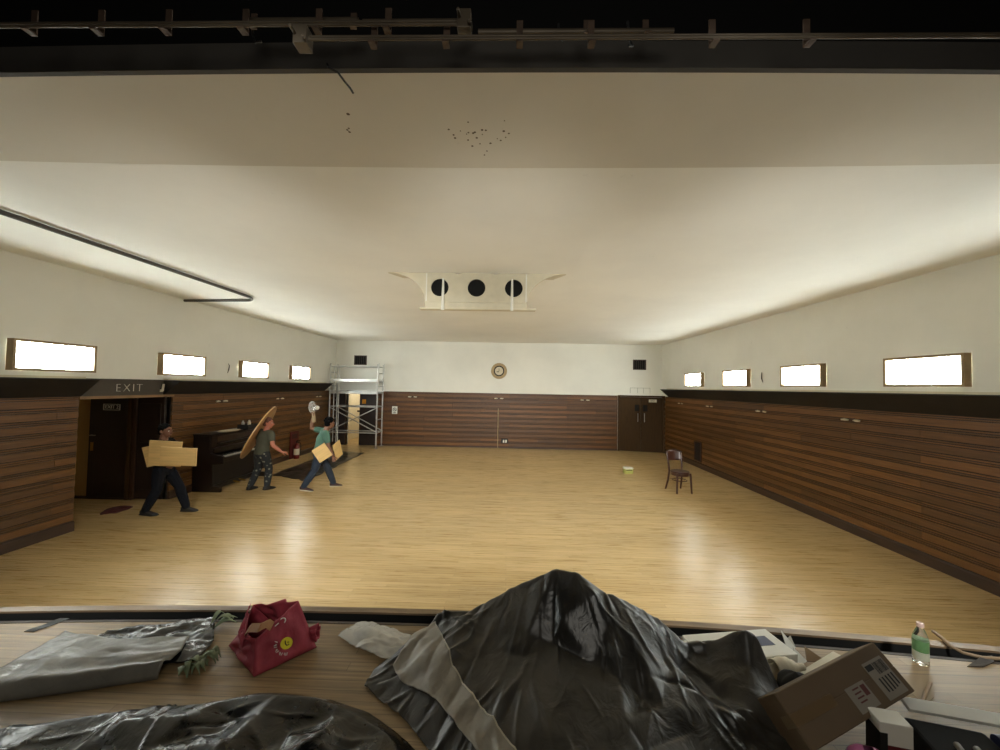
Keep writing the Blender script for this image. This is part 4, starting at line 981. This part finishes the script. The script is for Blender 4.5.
def coons(c0, c1, d0, d1):
    """surface between four boundary polylines (bottom, top, left, right)"""
    def pl(pts, t):
        t = min(max(t, 0), 1)*(len(pts)-1); i = min(int(t), len(pts)-2); f = t-i
        return Vector(pts[i])*(1-f)+Vector(pts[i+1])*f
    return lambda u, v: (pl(c0, u)*(1-v)+pl(c1, u)*v)+(pl(d0, v)*(1-u)+pl(d1, v)*u)-(Vector(c0[0])*(1-u)*(1-v)+Vector(c0[-1])*u*(1-v)+Vector(c1[0])*(1-u)*v+Vector(c1[-1])*u*v)
def wrinkle(fn, amp, fr, seed, lo=ZS+.003):
    def g(u, v):
        p = fn(u, v); q = Vector((p.x*fr, p.y*fr*1.6, seed))
        h = amp*(abs(noise.noise(q))*1.3+.5*abs(noise.noise(q*2.3+Vector((5, 2, 1)))))
        p.z = max(lo, p.z+h); return p
    return g
z_ = ZS
black2 = sheet_mat('glossy_black_film', (13, 13, 14), .15, (32, 33, 33), .4, 5)
f2 = coons([(-2.30, 2.02, z_+.015), (-2.05, 1.95, z_+.02), (-1.86, 1.93, z_+.02), (-1.58, 1.96, z_+.03)], [(-2.30, 2.19, z_+.01), (-2.12, 2.24, z_+.02), (-1.98, 2.30, z_+.01), (-1.78, 2.335, z_+.02)],
           [(-2.30, 2.02, z_+.015), (-2.31, 2.1, z_+.02), (-2.30, 2.19, z_+.01)], [(-1.58, 1.96, z_+.03), (-1.62, 2.12, z_+.03), (-1.78, 2.335, z_+.02)])
cloth('plastic_sheet', 'shiny black plastic sheet under the grey one at the left stage edge', 'plastic sheet', black2, wrinkle(f2, .026, 6, 1.3), 44, 34, .003)
f1 = coons([(-2.52, 1.70, z_+.02), (-2.28, 1.72, z_+.03), (-1.98, 1.80, z_+.03), (-1.71, 1.88, z_+.03)], [(-2.53, 2.17, z_+.012), (-2.36, 2.12, z_+.035), (-2.12, 2.09, z_+.035), (-1.76, 2.12, z_+.045)],
           [(-2.52, 1.70, z_+.02), (-2.50, 1.92, z_+.03), (-2.53, 2.17, z_+.012)], [(-1.71, 1.88, z_+.03), (-1.70, 2.0, z_+.055), (-1.76, 2.12, z_+.045)])
def f1w(u, v):
    p = wrinkle(f1, .012, 5, 4.1)(u, v); roll = math.exp(-((v-.13)/.10)**2)
    p.z += .024*roll*(.7+.3*u)+.006
    if v < .13: p.z = ZS+.004+(p.z-ZS-.004)*math.sqrt(max(0, 1-(1-v/.13)**2))
    return p
cloth('plastic_sheet', 'grey plastic sheet with a rolled front edge at the left of the stage', 'plastic sheet', sheet_mat('grey_film', (124, 120, 110), .27, (96, 94, 88), .3, 4), f1w, 60, 60, .004)
# green foliage scraps poking out of the black sheet
gm = mat('grey_green_leaf', (112, 124, 92), .6, var=.3, scale=30)
for lb, c, a0, n_ in (('tuft of grey green leaves poking from the black sheet beside the red bag', (-1.585, 2.02, z_), -.5, 9), ('tuft of grey green leaves by the dark stage lip, nearest the footlight trough', (-1.73, 2.30, z_), .5, 7), ('low tuft of dark green leaves at the front corner of the black sheet', (-1.60, 1.94, z_), -.9, 8)):
    rl = random.Random(lb); mb = MB()
    for i in range(n_):
        a = a0+rl.uniform(-.7, .7); L_ = rl.uniform(.06, .11); w_ = rl.uniform(.012, .02); h0 = rl.uniform(.006, .03); x0, y0 = rl.uniform(-.03, .02), rl.uniform(-.04, .04); cv = rl.uniform(.01, .05)
        ca, sa = math.cos(a), math.sin(a)
        mb.grid(lambda u, v: (x0+ca*L_*u-sa*w_*(v-.5)*2*math.sin(PI*min(.98, u+.08)), y0+sa*L_*u+ca*w_*(v-.5)*2*math.sin(PI*min(.98, u+.08)), h0+cv*math.sin(PI*u)+.006*abs(v-.5)), 6, 2)
    o = mb.build('leaf_tuft', gm, smooth=True, thick=.0015); o.location = c; tag(o, lb, 'leaves')
o = MB().grid(lambda u, v: (-2.80+.06*v+.10*u*.6, 2.19+.13*u, ZS+.003+.002*math.sin(9*u)), 8, 3).build('tape_strip', M['ink'], thick=.002); tag(o, 'black strip of tape near the far left of the stage lip', 'tape')

# red carrier bag
bg = thing('carrier_bag', 'crumpled red carrier bag slumped open on the stage', 'bag', (-1.30, 2.05, ZS))
rm = mat('red_nonwoven', (146, 50, 62), .7, var=.12, scale=9, bump=.5, bscale=16)
O = Vector((-1.30, 2.05, ZS))
def W(x, y, z): return Vector((x, y, z))-O
A, B, C = W(-1.54, 2.13, ZS+.006), W(-1.25, 1.915, ZS+.006), W(-1.05, 2.14, ZS+.006); D = A+C-B; D = D*.75
A1, B1, C1, D1_ = W(-1.44, 2.10, ZS+.125), W(-1.275, 1.955, ZS+.165), W(-1.145, 2.11, ZS+.275), W(-1.43, 2.16, ZS+.215)
C1b = W(-1.12, 2.13, ZS+.16)
bm_ = MB()
def pan(p, q, r_, s, seed, amp=.022):
    def g(u, v):
        x = (p*(1-u)+q*u)*(1-v)+(s*(1-u)+r_*u)*v; e = min(1, 6*min(u, 1-u, v*1.5, 1.2-v))
        n_ = (q-p).cross(s-p).normalized(); k_ = noise.noise(Vector((u*3.2+seed, v*3.2, seed)))*1.3+.7*abs(noise.noise(Vector((u*7+seed, v*7, seed*2))))
        return x+n_*amp*k_*e
    bm_.grid(g, 18, 14)
pan(B, C, C1, B1, 1.7); pan(A, B, B1, A1, 5.1, .03); pan(C, D, D1_, C1, 8.8, .03); pan(D, A, A1, D1_, 3.3, .02)
bm_.add([A, B, C, D], [(0, 1, 2, 3)])
bm_.build('body', rm, bg, smooth=True, thick=.003)
# the turned-down lip on the left and the puckered corner on the right
bm_ = MB(); pan(A1+Vector((-.02, -.012, -.015)), B1*.5+A1*.5+Vector((-.02, -.03, -.075)), W(-1.37, 2.03, ZS+.20), D1_+Vector((-.01, -.004, .012)), 2.2, .014)
bm_.build('turned_lip', rm, bg, smooth=True, thick=.003)
bm_ = MB()
def puck(u, v): a = 2*PI*u; r = .035*(.4+.6*v)*(1+.25*math.sin(5*a)); return W(-1.105+.06*v, 2.145+r*math.cos(a)*.7, ZS+.085+r*math.sin(a)*1.2)
bm_.grid(puck, 26, 6); bm_.build('puckered_corner', rm, bg, smooth=True, thick=.003)
hd = [B1*.55+A1*.45+Vector((-.01, -.01, .02)), B1*.75+A1*.25+Vector((.0, -.02, .055)), B1+Vector((.025, -.012, .065)), B1*.7+C1*.3+Vector((.0, -.012, .025)), B1*.6+C1*.4+Vector((-.0, -.012, -.01))]
hb = MB()
for i in range(len(hd)-1):
    a, b = hd[i], hd[i+1]; w_ = Vector((.004, .012, .016)); hb.add([a-w_, b-w_, b+w_, a+w_], [(0, 1, 2, 3)])
hb.build('handle', mat('tan_handle', (158, 112, 74), .6), bg, thick=.004)
ux = (C-B).normalized(); uy = (B1*.5+C1*.5-B*.5-C*.5).normalized(); nz_ = ux.cross(uy).normalized()
if nz_.y > 0: nz_ = -nz_
fo = B*.28+C*.30+B1*.18+C1*.24+nz_*.024
mt_ = Matrix((ux, uy, ux.cross(uy))).transposed().to_4x4(); mt_.translation = fo
dg_ = MB().lathe([(0, 0), (.029, 0), (.029, .002), (0, .002)], 28, mt_).build('yellow_badge', mat('badge_yellow', (212, 196, 46), .5), bg)
fm = MB()
fm.tube([fo-ux*.004+uy*.016+nz_*.003, fo-ux*.006+nz_*.003, fo-ux*.001-uy*.011+nz_*.003, fo+ux*.010-uy*.009+nz_*.003], .0024, 6)
fm.tube([fo+ux*.004+uy*.004+nz_*.003, fo+ux*.012+uy*.001+nz_*.003], .002, 6)
fm.build('badge_print', M['ink'], dg_)
wl = MB()
for k_ in range(9):
    a = R(150+14*k_); c_ = fo+ux*.052*math.cos(a)+uy*.052*math.sin(a)+nz_*.002; r2 = ux*math.cos(a)+uy*math.sin(a); t2 = -ux*math.sin(a)+uy*math.cos(a)
    wl.tube([c_-r2*.007, c_+r2*.007+t2*(.004 if k_ % 2 else -.003)], .0018, 5)
    if k_ % 2: wl.tube([c_-r2*.001-t2*.004, c_-r2*.001+t2*.004], .0016, 5)
lc = B1*.42+C1*.58+nz_*.012-uy*.022
wl.tube([lc+ux*(.013*math.cos(a))+uy*(.013*math.sin(a)) for a in [R(-70+22*i) for i in range(10)]], .003, 6)
wl.tube([lc-ux*.04-uy*.012, lc-ux*.02-uy*.004], .0022, 5)
wl.build('white_print', M['letter'], bg)

# clear plastic bag
cm, nt_c, bc = new_mat('clear_film')
bc.inputs['Base Color'].default_value = (.86, .86, .82, 1); bc.inputs['Transmission Weight'].default_value = .55; bc.inputs['Roughness'].default_value = .22; bc.inputs['IOR'].default_value = 1.3; bc.inputs['Alpha'].default_value = .85
f3 = coons([(-.97, 2.23, z_+.01), (-.78, 2.11, z_+.01), (-.60, 2.03, z_+.02)], [(-.84, 2.37, z_+.01), (-.70, 2.31, z_+.02), (-.50, 2.20, z_+.03)], [(-.97, 2.23, z_+.01), (-.93, 2.31, z_+.01), (-.84, 2.37, z_+.01)], [(-.60, 2.03, z_+.02), (-.54, 2.10, z_+.03), (-.50, 2.20, z_+.03)])
def f3w(u, v): p = wrinkle(f3, .022, 10, 2.7)(u, v); p.z += .03*math.sin(PI*v)*math.sin(PI*min(1, u*1.1)); return p
cloth('clear_bag', 'crinkled clear plastic bag lying left of the big black heap', 'plastic bag', cm, f3w, 44, 30, .002)

# flat white box with a blue stripe, and the litter beside it
wb = thing('flat_box', 'flat white box with a blue stripe behind the black heap', 'box', (1.30, 2.185, ZS), R(9))
MB().box(-.27, .26, -.11, .105, 0, .075).build('body', M['white'], wb, bevel=.004)
MB().box(.09, .20, -.03, .045, .0745, .0765).build('blue_stripe', mat('navy_print', (32, 40, 78), .5), wb)
MB().box(.255, .262, -.09, .085, .01, .065).build('end_panel', mat('grey_end', (98, 98, 84), .6), wb)
for lb, pts in (('white torn flap standing up right of the flat box', [(1.60, 2.22, 0), (1.68, 2.28, .0), (1.665, 2.30, .055), (1.645, 2.31, .02), (1.62, 2.31, .075)]),
                ('white triangular scrap leaning at the corner of the flat box', [(1.575, 2.12, .0), (1.66, 2.17, 0), (1.60, 2.19, .06)]),
                ('brown triangular scrap of card beyond the white torn flap', [(1.66, 2.17, .0), (1.77, 2.16, 0), (1.70, 2.24, .035)])):
    o = MB().add([(x, y, ZS+.003+z) for x, y, z in pts], [tuple(range(len(pts)))]).build('paper_scrap', M['white'] if 'white' in lb[:6] else mat('brown_card', (120, 96, 66), .7), thick=.003)
    tag(o, lb, 'scrap')
wj = MB()
def jug(u, v):
    a = 2*PI*u; r = (.045, .05, .048, .035, .018, .016)[min(5, int(v*5.99))]; l = v*.20
    return Vector((1.385+l*.85, 2.03+l*.13, ZS+.052))+Vector((-.15*math.cos(a)*r, .95*math.cos(a)*r, math.sin(a)*r))
wj.grid(jug, 18, 12); o = wj.build('white_bottle', M['cream'], smooth=True, thick=.002); tag(o, 'white plastic bottle lying on its side in front of the flat box', 'bottle')
def pouch(u, v):
    a = 2*PI*u; e = math.sin(PI*min(.999, max(.001, v))); r = .085*(e**.6)*(1+.12*math.sin(3*a+2))
    return Vector((1.40+r*math.cos(a)*.95, 1.90+r*math.sin(a)*.7, ZS+.004+.13*v+.01*math.sin(4*a)*e))
o = MB().grid(pouch, 26, 14).build('fabric_pouch', mat('black_fabric', (20, 20, 21), .8, var=.2, scale=30), smooth=True); tag(o, 'small black fabric pouch between the heap and the carton', 'pouch')
def bar(name, label, cat, a, b, w_, h_, m, bev=.002):
    a, b = Vector(a), Vector(b); d = b-a; o = MB().box(0, d.length, -w_/2, w_/2, -h_/2, h_/2).build(name, m, bevel=bev)
    o.location = a; o.rotation_euler = d.to_track_quat('X', 'Z').to_euler(); return tag(o, label, cat)
bar('pale_batten', 'pale wooden batten flat on the stage behind the cardboard carton', 'batten', (1.46, 2.0, ZS+.012), (1.86, 2.215, ZS+.012), .035, .022, mat('pale_wood', (190, 178, 150), .5, var=.1))

# tilted cardboard carton with shipping labels
P1, P2, P5 = Vector((1.72, 1.85, 1.14)), Vector((1.80, 1.74, 1.025)), Vector((1.135, 1.66, 1.035))
ea = (P5-P1); La = ea.length; ea.normalize(); eb = (P2-P1); eb = eb-ea*eb.dot(ea); Lb = eb.length+.01; eb.normalize(); en = ea.cross(eb)
if en.y > 0: en = -en
fr_ = Matrix((ea, eb, en)).transposed().to_4x4(); fr_.translation = P1
cx = bpy.data.objects.new('cardboard_carton', None); COL.objects.link(cx); cx.matrix_world = fr_; tag(cx, 'brown cardboard carton with shipping labels tilted against the heap', 'box')
card = mat('kraft_cardboard', (100, 82, 60), .75, var=.08, scale=5, stretch=(1, 1, 6)); DP = .14
def cbx(m_, x0, x1, y0, y1, z0, z1): m_.box(x0, x1, y0, y1, z0, z1)
sg_ = 1 if ea.cross(eb).dot(en) > 0 else -1
mb = MB(); cbx(mb, 0, La, 0, Lb, -DP, -.003); mb.build('body', card, cx, bevel=.004)
mb = MB(); cbx(mb, .003, La-.003, .003, Lb*.5-.0015, -.003, .001); mb.build('flap', card, cx, bevel=.001)
mb = MB(); cbx(mb, .003, La-.003, Lb*.5+.0015, Lb-.003, -.003, .001); mb.build('flap', card, cx, bevel=.001)
tape = mat('packing_tape', (112, 92, 66), .3)
mb = MB(); cbx(mb, La*.62, La, Lb*.5-.02, Lb*.5+.02, .001, .002); cbx(mb, La-.0, La+.001, Lb*.5-.02, Lb*.5+.02, -.06, .002); mb.build('tape', tape, cx)
lab = mat('paper_label', (138, 130, 118), .6, var=.05); pr_ = M['ink']
mb = MB(); cbx(mb, .03, .15, .045, Lb-.012, .001, .002); l1 = mb.build('shipping_label', lab, cx)
mb = MB(); rl = random.Random(4)
for i in range(16):
    x0 = .036+i*.004; mb.box(x0, x0+rl.choice((.0012, .002, .003)), .055, .095, .002, .0026)
for i in range(5): mb.box(.04+i*.019, .048+i*.019, .105, Lb-.03-rl.uniform(0, .02), .002, .0026)
mb.box(.105, .145, .055, .075, .002, .0026); mb.build('label_print', pr_, l1)
mb = MB(); cbx(mb, .20, .315, .085, Lb-.018, .001, .002); l2 = mb.build('shipping_label', lab, cx)
mb = MB(); mb.box(.21, .235, .095, .13, .002, .0026)
for i in range(4): mb.box(.245, .30-rl.uniform(0, .02), .095+i*.014, .100+i*.014, .002, .0026)
mb.build('label_print', mat('faded_red_print', (92, 44, 40), .6), l2)

# under and beside the carton at the right edge
ca = thing('small_carton', 'small white carton with dark red and black sides under the tilted box', 'carton', (1.565, 1.62, ZS), R(-12))
MB().box(-.055, .055, -.04, .04, 0, .17).build('body', M['white'], ca, bevel=.003); MB().box(-.0555, -.03, -.041, .041, 0, .13).build('black_band', M['ink'], ca); MB().box(-.03, .056, -.0415, .0415, .0, .085).build('red_band', mat('dark_red_print', (94, 30, 36), .5), ca)
def pinkf(u, v): a = 2*PI*u; r = .075*(math.sin(PI*min(.995, v*.96+.02))**.5)*(1+.12*math.sin(4*a)); return Vector((1.40+r*math.cos(a), 1.53+r*math.sin(a)*.7, ZS+.004+.115*v))
o = MB().grid(pinkf, 24, 12).build('pink_bag', mat('pink_plastic', (190, 110, 160), .35, var=.1), smooth=True); tag(o, 'pink plastic bag almost hidden beneath the tilted carton', 'plastic bag')
kc = thing('equipment_case', 'black case with pale straps under the white board', 'case', (1.80, 1.62, ZS), R(-14))
MB().box(-.11, .16, -.10, .07, 0, .10).build('body', M['void'], kc, bevel=.012)
for x in (-.03, .03): MB().tube([(x, -.105, .01), (x+.005, -.11, .06), (x+.015, -.10, .105), (x+.02, -.05, .11)], .011, 8).build('strap', mat('grey_strap', (120, 114, 106), .6), kc, smooth=True)
wb2 = MB().box(-.26, .26, -.026, .026, -.008, .008).build('white_board', M['white'], bevel=.002); wb2.location = (1.98, 1.68, ZS+.135); wb2.rotation_euler = (R(20), R(3), R(-8)); tag(wb2, 'long narrow white board lying across the black case at right', 'board')
o = MB().grid(lambda u, v: (1.93+.30*u+.06*v, 1.46+.16*v-.03*u, ZS+.055+.03*math.sin(2*u+1)+.012*math.sin(5*v)), 12, 8).build('paper_sheet', M['white'], smooth=True, thick=.002); tag(o, 'loose white paper sheet below the white board', 'paper')
ro = MB().tube([(0, 0, 0), (.10, 0, .004), (.30, 0, .0)], [.026, .028, .028], 16).build('blue_roll', mat('dark_blue_plastic', (28, 32, 56), .35), smooth=50); ro.location = (1.965, 1.60, ZS+.10); ro.rotation_euler = (0, 0, R(-6)); tag(ro, 'dark blue roll resting on the paper at the right edge', 'roll')
bar('wooden_stake', 'thin wooden stake lying beyond the carton corner', 'stick', (1.99, 1.90, ZS+.012), (2.17, 2.03, ZS+.014), .012, .010, M['tanwood'])
o = MB().add([(2.02, 2.0, ZS+.002), (2.09, 2.09, ZS+.002), (2.25, 2.095, ZS+.002), (2.10, 1.95, ZS+.002), (2.0, 1.9, ZS+.002)], [(0, 1, 2, 3, 4)]).build('card_piece', mat('flat_brown_card', (136, 116, 88), .6), thick=.002); tag(o, 'flat piece of brown card on the boards in front of the bottle', 'card')
o = MB().add([(2.52, 2.175, ZS), (2.60, 2.17, ZS+.006), (2.70, 2.205, ZS+.01), (2.77, 2.27, ZS+.003), (2.66, 2.235, ZS+.012)], [(0, 1, 2, 4), (2, 3, 4)]).build('dark_scrap', mat('dark_rag', (48, 40, 32), .8), thick=.006); tag(o, 'dark flat scrap on the boards right of the bottle', 'scrap')
o = MB().tube([(2.66, 2.47, ZS+.008), (2.635, 2.40, ZS+.012), (2.60, 2.32, ZS+.012), (2.61, 2.27, ZS+.012), (2.68, 2.235, ZS+.012), (2.80, 2.23, ZS+.012), (3.0, 2.25, ZS+.012), (3.2, 2.24, ZS+.012)], .009, 8).build('cable', mat('pale_brown_cable', (132, 110, 84), .5), smooth=True); tag(o, 'pale brown cable looping over the stage lip at right', 'cable')

# water bottle
wt = thing('water_bottle', 'clear plastic water bottle with a green label near the right stage edge', 'bottle', (2.29, 2.19, ZS))
gl, nt_g, bgm = new_mat('clear_pet'); bgm.inputs['Base Color'].default_value = (.93, .95, .93, 1); bgm.inputs['Transmission Weight'].default_value = 1; bgm.inputs['Roughness'].default_value = .06; bgm.inputs['IOR'].default_value = 1.25
MB().lathe([(0, .004), (.026, .0), (.033, .008), (.033, .06), (.031, .066), (.033, .072), (.033, .135), (.030, .15), (.020, .18), (.0135, .193), (.0135, .205), (0, .205)], 28).build('body', gl, wt, smooth=40)
MB().lathe([(.0336, .072), (.0336, .132)], 28).build('label_sleeve', mat('green_sleeve', (98, 140, 92), .45, var=.15, scale=30), wt, smooth=40)
MB().lathe([(.0334, .03), (.0334, .07)], 28).build('pale_sleeve', mat('pale_sleeve', (188, 190, 172), .5), wt, smooth=40)
MB().lathe([(0, .198), (.0155, .198), (.0155, .216), (.014, .219), (0, .219)], 20).build('cap', mat('pale_pink_cap', (206, 176, 166), .5), wt, smooth=40)

# ================================================================ unseen fill spots added behind the camera to brighten the hall
def fill_spot(x, y, z, tx, ty, tz, e, size=100, rad=.35):
    l = bpy.data.lights.new('added_fill_spot', 'SPOT'); l.energy = e; l.color = (1, 1, .93); l.shadow_soft_size = rad
    l.spot_size = R(size); l.spot_blend = .9
    o = bpy.data.objects.new('added_fill_spot', l); COL.objects.link(o); o.location = (x, y, z)
    o.rotation_euler = (Vector((tx, ty, tz))-Vector((x, y, z))).to_track_quat('-Z', 'Y').to_euler()
for x_, tx_, ty_, e_ in ((-2.4, -4.0, 7.5, 560), (-.9, -2.2, 10.5, 880), (.9, 1.4, 10.5, 880), (2.4, 3.2, 7.5, 560)):
    fill_spot(x_, -.5, 3.70, tx_, ty_, -.8, e_, 50, .2)
# three more added fill spots, thrown up to lift the far hall ceiling
for x_, tx_ in ((-2.4, -3.4), (0, -.3), (2.4, 2.6)):
    fill_spot(x_, -.6, 2.2, tx_, 11.5, 3.85, 360, 48, .2)
# soft unseen fill lamp added behind the camera to lift the stage front
al_ = bpy.data.lights.new('added_fill_disk', 'AREA'); al_.shape = 'DISK'; al_.size = 1.7; al_.energy = 19; al_.color = (1, .95, .84)
ao_ = bpy.data.objects.new('added_fill_disk', al_); COL.objects.link(ao_); ao_.location = (.2, -1.3, 3.3)
ao_.rotation_euler = (Vector((.1, 2.0, 1.0))-ao_.location).to_track_quat('-Z', 'Y').to_euler()
